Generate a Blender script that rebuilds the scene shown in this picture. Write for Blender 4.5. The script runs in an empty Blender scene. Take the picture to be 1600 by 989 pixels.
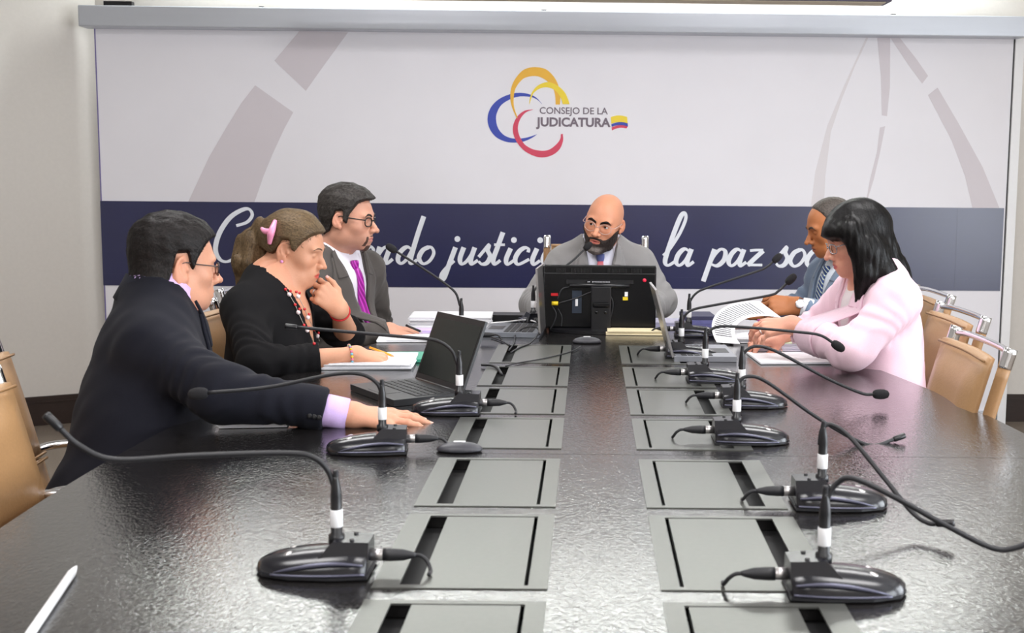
import bpy, bmesh, math, random
import numpy as np
from mathutils import Vector, Matrix, Euler
random.seed(7); np.random.seed(7)
SC = bpy.context.scene
COL = SC.collection
# ------------------------------------------------------------------ camera
CAM_H = 1.32; FPX = 1890.0; PX, PY = 918.0, 494.0
PITCH = math.atan(225/1890.0); ROLL = 0.0087
cam_d = bpy.data.cameras.new('camera'); cam = bpy.data.objects.new('camera', cam_d); COL.objects.link(cam)
cam_d.sensor_fit = 'HORIZONTAL'; cam_d.sensor_width = 36.0; cam_d.lens = FPX/1600*36.0
cam_d.shift_x = -(PX-800)/1600.0
cam_d.shift_y = (PY-494.5)/1600.0
cam_d.clip_start = 0.05
_F = np.array([0, math.cos(PITCH), -math.sin(PITCH)]); _R0 = np.array([1., 0, 0]); _U0 = np.cross(_R0, _F)
_R = math.cos(ROLL)*_R0 + math.sin(ROLL)*_U0; _U = math.cos(ROLL)*_U0 - math.sin(ROLL)*_R0
_C = np.array([0, 0, CAM_H])
cam.matrix_world = Matrix(((_R[0], _U[0], -_F[0], 0), (_R[1], _U[1], -_F[1], 0), (_R[2], _U[2], -_F[2], CAM_H), (0, 0, 0, 1)))
cam_d.dof.use_dof = True; cam_d.dof.focus_distance = 4.0; cam_d.dof.aperture_fstop = 9.0
SC.camera = cam
def _ray(u, v): return _R*(u-PX)/FPX - _U*(v-PY)/FPX + _F
def at(u, v, Y):
    d = _ray(u, v); return _C + d*(Y/d[1])
def atz(u, v, Z=0.75):
    d = _ray(u, v); return _C + d*((Z-CAM_H)/d[2])
# ------------------------------------------------------------------ world, light, exposure
SC.view_settings.view_transform = 'Standard'; SC.view_settings.look = 'None'
SC.view_settings.gamma = 1.0; SC.view_settings.use_curve_mapping = False
SC.view_settings.exposure = 0.09
W = bpy.data.worlds.new('world'); SC.world = W; W.use_nodes = True
W.node_tree.nodes['Background'].inputs[0].default_value = (0.75, 0.85, 1.0, 1)
W.node_tree.nodes['Background'].inputs[1].default_value = 1.0
def area(name, loc, size, power, color, rot=(0, 0, 0), spread=math.pi):
    l = bpy.data.lights.new(name, 'AREA'); l.shape = 'RECTANGLE'; l.size, l.size_y = size
    l.energy = power; l.color = color; l.spread = spread
    o = bpy.data.objects.new(name, l); COL.objects.link(o); o.location = loc; o.rotation_euler = rot
    return o
CEIL = 2.72
LIGHTS = [(-1.15, 1.3), (1.15, 1.3), (-1.15, 3.6), (1.15, 3.6), (-1.15, -0.9), (1.15, -0.9)]
for (lx, ly) in LIGHTS:
    area('ceiling_panel_glow', (lx, ly, CEIL-0.035), (1.15, 0.55), 26, (1.0, 0.985, 0.99))
# daylight through the windows of the right-hand wall
for wy in (0.0, 2.2):
    area('window_daylight', (3.70, wy, 1.35), (1.85, 1.65), 95, (0.90, 0.95, 1.0), (0, math.radians(90), 0))
# cove lamps washing the strip of wall above the screen
area('cove_glow', (0.0, 6.285, 2.685), (4.3, 0.08), 66, (0.94, 1.0, 0.99), (math.radians(8), 0, math.radians(1.45)))
# ------------------------------------------------------------------ materials
MATS = {}
def mat(name, col, rough=0.5, metal=0.0, spec=0.5, nscale=0, nstr=0.0, cvar=0.0, coat=0.0, stretch=None, emit=None, estr=0, sheen=0.0, vcol=False, sss=0.0, aniso=None):
    if name in MATS: return MATS[name]
    m = bpy.data.materials.new(name); m.use_nodes = True; nt = m.node_tree; b = nt.nodes['Principled BSDF']
    c = (*col, 1) if len(col) == 3 else col
    b.inputs['Base Color'].default_value = c; b.inputs['Roughness'].default_value = rough
    b.inputs['Metallic'].default_value = metal; b.inputs['Specular IOR Level'].default_value = spec
    b.inputs['Coat Weight'].default_value = coat; b.inputs['Coat Roughness'].default_value = 0.08
    if sheen: b.inputs['Sheen Weight'].default_value = sheen; b.inputs['Sheen Roughness'].default_value = 0.5
    if sss:
        b.inputs['Subsurface Weight'].default_value = sss; b.inputs['Subsurface Radius'].default_value = (0.012, 0.005, 0.003); b.inputs['Subsurface Scale'].default_value = 0.6
    if emit: b.inputs['Emission Color'].default_value = (*emit, 1); b.inputs['Emission Strength'].default_value = estr
    src = None
    if vcol:
        a = nt.nodes.new('ShaderNodeVertexColor'); a.layer_name = 'Col'; src = a.outputs['Color']
        nt.links.new(src, b.inputs['Base Color'])
    if nscale:
        tc = nt.nodes.new('ShaderNodeTexCoord'); mp = nt.nodes.new('ShaderNodeMapping'); n = nt.nodes.new('ShaderNodeTexNoise')
        n.inputs['Scale'].default_value = nscale; n.inputs['Detail'].default_value = 5.0
        if stretch: mp.inputs['Scale'].default_value = stretch
        nt.links.new(tc.outputs['Object'], mp.inputs[0]); nt.links.new(mp.outputs[0], n.inputs['Vector'])
        if nstr:
            bp = nt.nodes.new('ShaderNodeBump'); bp.inputs['Strength'].default_value = nstr; bp.inputs['Distance'].default_value = 0.004
            nt.links.new(n.outputs['Fac'], bp.inputs['Height']); nt.links.new(bp.outputs[0], b.inputs['Normal'])
        if cvar:
            mx = nt.nodes.new('ShaderNodeMix'); mx.data_type = 'RGBA'; mx.blend_type = 'MULTIPLY'
            rp = nt.nodes.new('ShaderNodeValToRGB')
            rp.color_ramp.elements[0].position = 0.3; rp.color_ramp.elements[1].position = 0.7
            rp.color_ramp.elements[0].color = (1-cvar, 1-cvar, 1-cvar, 1); rp.color_ramp.elements[1].color = (1, 1, 1, 1)
            nt.links.new(n.outputs['Fac'], rp.inputs[0])
            mx.inputs[0].default_value = 1.0
            if src: nt.links.new(src, mx.inputs[6])
            else: mx.inputs[6].default_value = c
            nt.links.new(rp.outputs[0], mx.inputs[7]); nt.links.new(mx.outputs[2], b.inputs['Base Color'])
    MATS[name] = m; return m
def s2l(r, g, b):
    f = lambda v: (v/255)/12.92 if v/255 <= 0.04045 else ((v/255+0.055)/1.055)**2.4
    return (f(r), f(g), f(b))
M_wall = mat('wall_paint', s2l(214, 209, 203), 0.85, nscale=60, nstr=0.04, cvar=0.03)
M_ceil = mat('ceiling_paint', s2l(235, 233, 228), 0.9, nscale=40, nstr=0.03, cvar=0.02)
M_floor = mat('floor_carpet', s2l(120, 108, 96), 0.95, nscale=180, nstr=0.5, cvar=0.3)
M_base = mat('dark_wood_trim', s2l(46, 30, 24), 0.45, nscale=20, nstr=0.1, cvar=0.3, stretch=(1, 1, 12))
M_fabric = mat('banner_vinyl', s2l(236, 234, 240), 0.45, spec=0.35, nscale=3, cvar=0.03)
M_band = mat('banner_navy', s2l(30, 34, 80), 0.30, spec=0.8, nscale=6, cvar=0.12)
M_print = mat('banner_print_grey', s2l(214, 207, 213), 0.45, spec=0.35, nscale=3, cvar=0.03)
M_letter = mat('banner_print_white', s2l(236, 240, 248), 0.45, nscale=8, cvar=0.04)
M_cass = mat('cassette_aluminium', s2l(196, 200, 208), 0.38, metal=0.35, nscale=30, cvar=0.04, stretch=(0.1, 1, 1))
M_white = mat('white_plastic', s2l(238, 238, 240), 0.4, nscale=50, cvar=0.02)
M_black = mat('black_plastic', (0.008, 0.008, 0.010), 0.32, nscale=300, nstr=0.03, cvar=0.1)
M_blackg = mat('black_gloss', (0.005, 0.005, 0.006), 0.22, spec=0.3, nscale=100, cvar=0.1)
M_mic = mat('microphone_shell', (0.010, 0.010, 0.014), 0.22, nscale=250, nstr=0.02, cvar=0.1)
M_mictrim = mat('microphone_trim', (0.12, 0.12, 0.17), 0.3, metal=0.5, nscale=100, cvar=0.05)
M_rubber = mat('black_rubber', (0.012, 0.012, 0.015), 0.5, nscale=200, nstr=0.05, cvar=0.1)
M_foam = mat('windscreen_foam', (0.012, 0.011, 0.014), 0.9, nscale=900, nstr=0.8, cvar=0.3)
M_chrome = mat('chrome', (0.75, 0.75, 0.77), 0.12, metal=1.0, nscale=20, cvar=0.05)
M_silver = mat('silver', (0.62, 0.60, 0.60), 0.28, metal=0.9, nscale=50, cvar=0.05)
M_tan = mat('tan_leather', s2l(170, 131, 90), 0.42, nscale=180, nstr=0.12, cvar=0.1)
M_tan2 = mat('tan_leather_piping', s2l(150, 112, 72), 0.5, nscale=180, nstr=0.1, cvar=0.1)
M_paper = mat('paper', s2l(238, 238, 242), 0.8, nscale=40, cvar=0.03)
M_ink = mat('print_ink', s2l(90, 92, 100), 0.8, nscale=200, cvar=0.3)
M_plate = mat('hatch_satin_metal', s2l(104, 105, 101), 0.30, metal=0.55, nscale=120, nstr=0.01, cvar=0.06)
M_slot = mat('hatch_slot_dark', (0.004, 0.004, 0.005), 0.7, nscale=100, cvar=0.1)
def clear_mat(name, gloss=0.07, tint=(1, 1, 1)):
    m = bpy.data.materials.new(name); m.use_nodes = True; nt = m.node_tree; nt.nodes.clear()
    o = nt.nodes.new('ShaderNodeOutputMaterial'); t = nt.nodes.new('ShaderNodeBsdfTransparent'); g = nt.nodes.new('ShaderNodeBsdfGlossy'); x = nt.nodes.new('ShaderNodeMixShader'); fr = nt.nodes.new('ShaderNodeFresnel')
    fr.inputs[0].default_value = 1.10; t.inputs[0].default_value = (*tint, 1); g.inputs['Roughness'].default_value = 0.05
    nt.links.new(fr.outputs[0], x.inputs[0]); nt.links.new(t.outputs[0], x.inputs[1]); nt.links.new(g.outputs[0], x.inputs[2]); nt.links.new(x.outputs[0], o.inputs[0])
    return m
M_glass = clear_mat('lens_glass')
def table_mat():
    m = bpy.data.materials.new('dark_lacquered_wood'); m.use_nodes = True; nt = m.node_tree; b = nt.nodes['Principled BSDF']
    tc = nt.nodes.new('ShaderNodeTexCoord')
    mp = nt.nodes.new('ShaderNodeMapping'); mp.inputs['Scale'].default_value = (60, 34, 10); mp.inputs['Rotation'].default_value = (0, 0, 0.5)
    n1 = nt.nodes.new('ShaderNodeTexNoise'); n1.inputs['Scale'].default_value = 3.0; n1.inputs['Detail'].default_value = 6; n1.inputs['Distortion'].default_value = 0.8
    n2 = nt.nodes.new('ShaderNodeTexNoise'); n2.inputs['Scale'].default_value = 4; n2.inputs['Detail'].default_value = 5
    nt.links.new(tc.outputs['Object'], mp.inputs[0]); nt.links.new(mp.outputs[0], n1.inputs['Vector']); nt.links.new(tc.outputs['Object'], n2.inputs['Vector'])
    bp = nt.nodes.new('ShaderNodeBump'); bp.inputs['Strength'].default_value = 0.24; bp.inputs['Distance'].default_value = 0.003
    nt.links.new(n1.outputs['Fac'], bp.inputs['Height']); nt.links.new(bp.outputs[0], b.inputs['Normal'])
    rp = nt.nodes.new('ShaderNodeValToRGB'); rp.color_ramp.elements[0].color = (0.005, 0.005, 0.005, 1); rp.color_ramp.elements[1].color = (0.018, 0.016, 0.016, 1)
    nt.links.new(n1.outputs['Fac'], rp.inputs[0]); nt.links.new(rp.outputs[0], b.inputs['Base Color'])
    mr = nt.nodes.new('ShaderNodeMapRange'); mr.inputs[3].default_value = 0.06; mr.inputs[4].default_value = 0.13
    nt.links.new(n2.outputs['Fac'], mr.inputs[0]); nt.links.new(mr.outputs[0], b.inputs['Roughness'])
    b.inputs['Specular IOR Level'].default_value = 1.0; b.inputs['Coat Weight'].default_value = 0.35; b.inputs['Coat Roughness'].default_value = 0.12
    nt.links.new(bp.outputs[0], b.inputs['Coat Normal'])
    return m
M_table = table_mat()
# ------------------------------------------------------------------ mesh helpers
def link(name, me, m, parent=None, smooth=True):
    o = bpy.data.objects.new(name, me); COL.objects.link(o)
    if m: me.materials.append(m)
    if smooth and len(me.polygons): me.polygons.foreach_set('use_smooth', np.ones(len(me.polygons), dtype=bool))
    if parent is not None:
        o.parent = parent
        o.matrix_parent_inverse = ROOTM.get(parent.name, Matrix()).inverted()
        ROOTM[name_of(o)] = Matrix()
    return o
def name_of(o): return o.name
ROOTM = {}
def mobj(name, v, f, m, parent=None, smooth=True):
    me = bpy.data.meshes.new(name); me.from_pydata([tuple(map(float, p)) for p in v], [], [tuple(map(int, q)) for q in f]); me.update()
    return link(name, me, m, parent, smooth)
def tag(o, label, cat, group=None, kind=None):
    if kind: o['kind'] = kind
    if label: o['label'] = label
    if cat: o['category'] = cat
    if group: o['group'] = group
    return o
def thing(name, label, cat, loc=(0, 0, 0), rotz=0.0, group=None):
    o = bpy.data.objects.new(name, None); COL.objects.link(o); o.empty_display_size = 0.05
    o.location = loc; o.rotation_euler = (0, 0, rotz); tag(o, label, cat, group)
    ROOTM[o.name] = Matrix()          # parts given in the thing's own coordinates
    return o
def wthing(name, label, cat, loc=(0, 0, 0), group=None):
    o = thing(name, label, cat, loc, 0, group); ROOTM[o.name] = Matrix.Translation(Vector(loc))   # parts given in room coordinates
    return o
def struct(name, v, f, m, parent=None, smooth=False):
    o = mobj(name, v, f, m, parent, smooth)
    if parent is None: o['kind'] = 'structure'
    return o
BOXF = [(0, 3, 2, 1), (4, 5, 6, 7), (0, 1, 5, 4), (1, 2, 6, 5), (2, 3, 7, 6), (3, 0, 4, 7)]
def boxv(lo, hi):
    (a, b, c), (d, e, f) = lo, hi
    return [(a, b, c), (d, b, c), (d, e, c), (a, e, c), (a, b, f), (d, b, f), (d, e, f), (a, e, f)]
def xf(v, M): return [tuple(M @ Vector(p)) for p in v]
def box(name, size, loc, m, parent=None, bevel=0.0, rot=(0, 0, 0), seg=2, smooth=True):
    s = [x/2 for x in size]; M = Matrix.Translation(Vector(loc)) @ Euler(rot).to_matrix().to_4x4()
    bm = bmesh.new(); vs = [bm.verts.new(p) for p in boxv([-q for q in s], s)]
    for q in BOXF: bm.faces.new([vs[i] for i in q])
    if bevel > 0: bmesh.ops.bevel(bm, geom=bm.edges[:], offset=bevel, segments=seg, affect='EDGES', profile=0.5)
    bm.transform(M); me = bpy.data.meshes.new(name); bm.to_mesh(me); bm.free()
    return link(name, me, m, parent, smooth and bevel > 0 and False)
def crom(pts, n=8):
    P = np.array(pts, float); 
    if len(P) < 3: return np.array([P[0]+(P[-1]-P[0])*t for t in np.linspace(0, 1, n+1)])
    Q = np.vstack([2*P[0]-P[1], P, 2*P[-1]-P[-2]]); out = []
    for i in range(1, len(Q)-2):
        p0, p1, p2, p3 = Q[i-1:i+3]
        for t in np.arange(n)/n:
            out.append(0.5*((2*p1)+(-p0+p2)*t+(2*p0-5*p1+4*p2-p3)*t*t+(-p0+3*p1-3*p2+p3)*t**3))
    out.append(Q[-2]); return np.array(out)
def frames(P):
    P = np.array(P, float); T = np.gradient(P, axis=0); T /= np.linalg.norm(T, axis=1)[:, None]+1e-12
    u = np.cross(T[0], [0, 0, 1.0]); 
    if np.linalg.norm(u) < 1e-3: u = np.cross(T[0], [0, 1.0, 0])
    u /= np.linalg.norm(u); Us = []
    for t in T:
        u = u-t*(u@t); u /= np.linalg.norm(u); Us.append(u)
    Us = np.array(Us); return T, Us, np.cross(T, Us)
def tubev(P, r, seg=10, caps=True):
    P = np.array(P, float); T, A, B = frames(P); r = np.broadcast_to(np.array(r, float), (len(P),)); v = []; f = []
    for i in range(len(P)):
        for k in range(seg):
            a = 2*math.pi*k/seg; v.append(P[i]+r[i]*(A[i]*math.cos(a)+B[i]*math.sin(a)))
    for i in range(len(P)-1):
        for k in range(seg):
            k2 = (k+1) % seg; f.append((i*seg+k, i*seg+k2, (i+1)*seg+k2, (i+1)*seg+k))
    if caps: f.append(tuple(range(seg-1, -1, -1))); f.append(tuple((len(P)-1)*seg+k for k in range(seg)))
    return v, f
def tube(name, pts, r, m, parent=None, seg=10, n=8, curve=True):
    P = crom(pts, n) if curve else np.array(pts, float)
    if not np.isscalar(r):
        r = np.interp(np.linspace(0, 1, len(P)), np.linspace(0, 1, len(r)), r)
    v, f = tubev(P, r, seg); return mobj(name, v, f, m, parent)
def lathe(name, prof, m, parent=None, seg=20, M=Matrix()):
    v = []; f = []
    for (r, z) in prof:
        for k in range(seg): a = 2*math.pi*k/seg; v.append((r*math.cos(a), r*math.sin(a), z))
    for i in range(len(prof)-1):
        for k in range(seg): k2 = (k+1) % seg; f.append((i*seg+k, i*seg+k2, (i+1)*seg+k2, (i+1)*seg+k))
    f.append(tuple(range(seg-1, -1, -1))); f.append(tuple((len(prof)-1)*seg+k for k in range(seg)))
    return mobj(name, xf(v, M), f, m, parent)
def fill_poly(pts):
    """triangulate a simple 2-D polygon"""
    from mathutils.geometry import tessellate_polygon
    return [tuple(t) for t in tessellate_polygon([[Vector((p[0], p[1], 0)) for p in pts]])]
def slab(name, pts, place, z0, z1, m, parent=None):
    """extruded flat polygon; place(x, y, d) -> point"""
    n = len(pts); t = fill_poly(pts); v = [place(x, y, z0) for x, y in pts]+[place(x, y, z1) for x, y in pts]
    f = [tuple(q) for q in t]+[tuple(i+n for i in q[::-1]) for q in t]+[(i, (i+1) % n, n+(i+1) % n, n+i) for i in range(n)]
    me = bpy.data.meshes.new(name); me.from_pydata([tuple(map(float, p)) for p in v], [], f); me.update()
    bm = bmesh.new(); bm.from_mesh(me); bmesh.ops.recalc_face_normals(bm, faces=bm.faces); bm.to_mesh(me); bm.free()
    return link(name, me, m, parent, False)
def copy_tree(o, parent=None):
    c = o.copy(); COL.objects.link(c); c.parent = parent
    for ch in list(o.children): copy_tree(ch, c)
    return c
# ------------------------------------------------------------------ the room
WA = math.radians(1.45); WT = np.array([math.cos(WA), math.sin(WA), 0]); WN = np.array([-math.sin(WA), math.cos(WA), 0]); WP = np.array([0, 6.3, 0])
def onw(s, z, d=0.0):
    """point on the screen plane: s metres along it, z up, d metres out towards the room"""
    p = WP+WT*s-WN*d; return np.array([p[0], p[1], z])
def px2w(u, v):
    d = _ray(u, v); t = ((WP-_C)@WN)/(d@WN); p = _C+d*t; return float((p-WP)@WT), float(p[2])
def wq0(s0, s1, z0, z1, d0, d1): return [onw(s, z, d) for z in (z0, z1) for (s, d) in ((s0, d1), (s1, d1), (s1, d0), (s0, d0))]
XR, XL, YB = 3.75, -4.4, -2.6
cor = onw(-2.52, 0, -0.06); cr = onw(4.0, 0, -0.09)
def wallq(p, q, z0, z1, t=0.12):
    p = np.array(p[:2], float); q = np.array(q[:2], float); d = q-p; n = np.array([-d[1], d[0]])/np.linalg.norm(d)*t
    return [(*p, z0), (*q, z0), (*(q+n), z0), (*(p+n), z0), (*p, z1), (*q, z1), (*(q+n), z1), (*(p+n), z1)]
ang = math.radians(29); lend = (cor[0]-2.2*math.cos(ang), cor[1]-2.2*math.sin(ang))
struct('wall_back', wallq(cor, cr, 0, CEIL), BOXF, M_wall)
struct('wall_angled', wallq(lend, cor, 0, CEIL), BOXF, M_wall)
struct('wall_left', wallq((lend[0], YB), lend, 0, CEIL), BOXF, M_wall)
struct('wall_rear', wallq((XR, YB), (lend[0], YB), 0, CEIL), BOXF, M_wall)
# right wall with two window openings
v = []; f = []
def addbox(lo, hi):
    k = len(v); v.extend(boxv(lo, hi)); f.extend([tuple(i+k for i in q) for q in BOXF])
yy = [YB, -0.9, 0.9, 1.3, 3.1, 6.6]
for i in (0, 2, 4): addbox((XR, yy[i], 0), (XR+0.12, yy[i+1], CEIL))
for i in (1, 3): addbox((XR, yy[i], 0), (XR+0.12, yy[i+1], 0.35)); addbox((XR, yy[i], 2.35), (XR+0.12, yy[i+1], CEIL))
struct('wall_right', v, f, M_wall)
for k, (a, b) in enumerate(((-0.9, 0.9), (1.3, 3.1))):
    v = []; f = []
    addbox((XR+0.02, a, 0.35), (XR+0.10, b, 0.40)); addbox((XR+0.02, a, 2.30), (XR+0.10, b, 2.35))
    addbox((XR+0.02, a, 0.40), (XR+0.10, a+0.05, 2.30)); addbox((XR+0.02, b-0.05, 0.40), (XR+0.10, b, 2.30)); addbox((XR+0.03, (a+b)/2-0.02, 0.40), (XR+0.09, (a+b)/2+0.02, 2.30))
    w = struct('window_%d' % (k+1), v, f, M_white)
    for c in (0, 1):
        y0 = a+0.05 if c == 0 else (a+b)/2+0.02; y1 = (a+b)/2-0.02 if c == 0 else b-0.05
        mobj('pane', boxv((XR+0.055, y0, 0.40), (XR+0.061, y1, 2.30)), BOXF, M_glass, w, False)
struct('floor', boxv((lend[0]-0.1, YB-0.1, -0.1), (XR+0.1, 6.9, 0)), BOXF, M_floor)
struct('ceiling', boxv((lend[0]-0.1, YB-0.1, CEIL), (XR+0.1, 6.9, CEIL+0.1)), BOXF, M_ceil)
def skirting(name, p, q):
    o = struct(name, wallq(p, q, 0, 0.15, -0.02), BOXF, M_base)
    mobj('moulding', wallq(p, q, 0.118, 0.126, -0.026), BOXF, M_base, o, False)
skirting('baseboard_back', onw(2.19, 0, -0.09), cr); skirting('baseboard_angled', lend, cor)
# lowered ceiling raft in front of the screen wall
rc = at(1380, 9, 5.85); rc2 = onw(0, 0, 0)
RZ = float(rc[2]); rs = float((rc-WP)@WT); rd = float(-(rc-WP)@WN)
raft = wthing('ceiling_beam', 'suspended flat beige ceiling beam with a dark edge above the screen', 'ceiling beam', onw(rs-1.4, RZ, rd+0.5))
v = []
for (s, d) in ((rs-2.9, rd), (rs, rd), (rs, rd+0.15), (rs-2.9, rd+0.15)): v.append(onw(s, RZ, d))
for (s, d) in ((rs-2.9, rd), (rs, rd), (rs, rd+0.15), (rs-2.9, rd+0.15)): v.append(onw(s, RZ+0.03, d))
mobj('edge_frame', v, [q[::-1] for q in BOXF], mat('raft_edge', s2l(58, 46, 74), 0.5, nscale=30, cvar=0.1), raft, False)
v = []
for z in (RZ-0.004, RZ+0.01):
    for (s, d) in ((rs-2.87, rd+0.022), (rs-0.022, rd+0.022), (rs-0.022, rd+0.128), (rs-2.87, rd+0.128)): v.append(onw(s, z, d))
mobj('underside', v, [q[::-1] for q in BOXF], mat('raft_beige', s2l(206, 192, 170), 0.8, nscale=30, cvar=0.05), raft, False)
for (s, d) in ((rs-0.3, rd+0.07), (rs-2.6, rd+0.07)):
    p = onw(s, RZ+0.03, d); tube('suspension_rod', [p, (p[0], p[1], CEIL)], 0.006, M_chrome, raft, 8, 1, False)
struct('trim_1', wq0(-2.6, 2.7, CEIL-0.028, CEIL, -0.08, 0.075), BOXF, M_white)   # cove lamp housing above the screen
# ceiling luminaires
for k, (lx, ly) in enumerate(LIGHTS):
    side = 'window' if lx > 0 else 'chair'
    o = thing('ceiling_light', 'recessed white ceiling light panel, %s row on the %s side' % (('middle', 'far', 'rear')[[1.3, 3.6, -0.9].index(ly)], 'right' if lx > 0 else 'left'), 'ceiling light', (lx, ly, CEIL), 0, 'recessed ceiling light panels')
    v = []; f = []
    addbox((-0.62, -0.32, -0.03), (0.62, -0.28, 0)); addbox((-0.62, 0.28, -0.03), (0.62, 0.32, 0)); addbox((-0.62, -0.28, -0.03), (-0.58, 0.28, 0)); addbox((0.58, -0.28, -0.03), (0.62, 0.28, 0))
    mobj('frame', v, f, M_white, o, False)
    mobj('diffuser', boxv((-0.58, -0.28, -0.02), (0.58, 0.28, -0.005)), BOXF, mat('diffuser', (0.9, 0.9, 0.9), 0.6, nscale=10, cvar=0.02, emit=(1, 0.97, 0.93), estr=2.0), o, False)
# ------------------------------------------------------------------ the printed roller screen
scr = wthing('roller_screen', 'wide white printed roller screen with navy slogan band on the back wall', 'screen', onw(-0.16, 0.1, 0.0))
S0, S1 = -2.50, 2.183
def wq(s0, s1, z0, z1, d0, d1): return [onw(s, z, d) for z in (z0, z1) for (s, d) in ((s0, d1), (s1, d1), (s1, d0), (s0, d0))]
mobj('screen_fabric', wq(S0, S1, 0.06, 2.03, -0.012, 0.0), BOXF, M_fabric, scr, False)
mobj('slogan_band', wq(S0-0.008, S1-0.008, 0.717, 1.152, -0.004, 0.0035), BOXF, M_band, scr, False)
cs = box('cassette', (4.755, 0.11, 0.104), (0, 0, 0), M_cass, scr, 0.006)
cs.matrix_parent_inverse = Matrix(); 
c0 = onw(-0.169, 2.070, 0.045)-np.array(scr.location); cs.location = c0; cs.rotation_euler = (0, 0, WA)
mobj('bottom_bar', wq(S0, S1, 0.035, 0.075, -0.016, 0.012), BOXF, M_cass, scr, False)
mobj('side_rail', wq(2.19, 2.235, 0.0, 2.02, -0.05, 0.012), BOXF, M_white, scr, False)
mobj('side_rail', wq(S0-0.006, S0, 0.06, 2.02, -0.012, 0.002), BOXF, mat('edge_violet', s2l(120, 110, 160), 0.6, nscale=30, cvar=0.05), scr, False)
mobj('guide_wire', wq(2.1845, 2.189, 0.06, 2.02, -0.01, 0.0), BOXF, M_black, scr, False)
for z in (1.098, 0.775): mobj('vinyl_crease', wq(S0, S1-0.01, z, z+0.0022, 0.003, 0.0042), BOXF, M_band, scr, False)
for s in (1.93, ): mobj('vinyl_crease', wq(s, s+0.003, 0.72, 1.15, 0.003, 0.0042), BOXF, M_band, scr, False)
for u, w in ((1392, 26), (850, 22), (412, 15)):
    s, z = px2w(u, w+1); mobj('cassette_clip', wq(s-0.012, s+0.012, 2.118, 2.132, 0.02, 0.05), BOXF, M_black, scr, False)
mobj('cassette_gap_shade', wq(-2.44, -2.30, 2.118, 2.150, 0.0, 0.04), BOXF, M_black, scr, False)  # black block standing in for the shadow gap above the cassette's left end
def plc(x, y, d): return onw(x, y, d)
def print_poly(name, pxs, m, d, smooth_n=0):
    pts = [px2w(*p) for p in pxs]
    if smooth_n: pts = [tuple(p) for p in crom(pts, smooth_n)]
    return slab(name, pts, plc, 0.0, d, m, scr)
z1 = lambda L, ox, oy, k: [(ox+x/k, oy+y/k) for x, y in L]
A = lambda L: z1(L, 280, 40, 3.411)
print_poly('pale_stripe', A([(640, 30), (900, 36), (780, 200), (675, 348), (508, 187)]), M_print, 0.0012)
print_poly('pale_stripe', A([(405, 318), (608, 462), (560, 550), (500, 680), (450, 800), (400, 945), (48, 940), (90, 850), (160, 700), (250, 545), (330, 415)]), M_print, 0.0012)
A = lambda L: z1(L, 1250, 0, 2.909)
M_print2 = mat('banner_print_faint', s2l(224, 219, 223), 0.45, spec=0.35, nscale=3, cvar=0.03)
print_poly('pale_stripe', A([(310, 172), (250, 300), (190, 450), (140, 600), (115, 800), (108, 950), (48, 950), (70, 780), (125, 570), (200, 390), (300, 172)]), M_print2, 0.0012)
print_poly('pale_stripe', A([(352, 172), (410, 172), (408, 400), (395, 528), (372, 524), (368, 350)]), M_print, 0.0012)
print_poly('pale_stripe', A([(363, 580), (387, 573), (362, 700), (335, 815), (296, 940), (318, 815), (350, 690)]), M_print, 0.0012)
print_poly('pale_stripe', A([(412, 174), (455, 174), (530, 270), (582, 345), (555, 380), (490, 290)]), M_print, 0.0012)
print_poly('pale_stripe', A([(582, 432), (625, 398), (720, 560), (830, 760), (908, 950), (785, 950), (750, 800), (690, 640)]), M_print, 0.0012)
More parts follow.
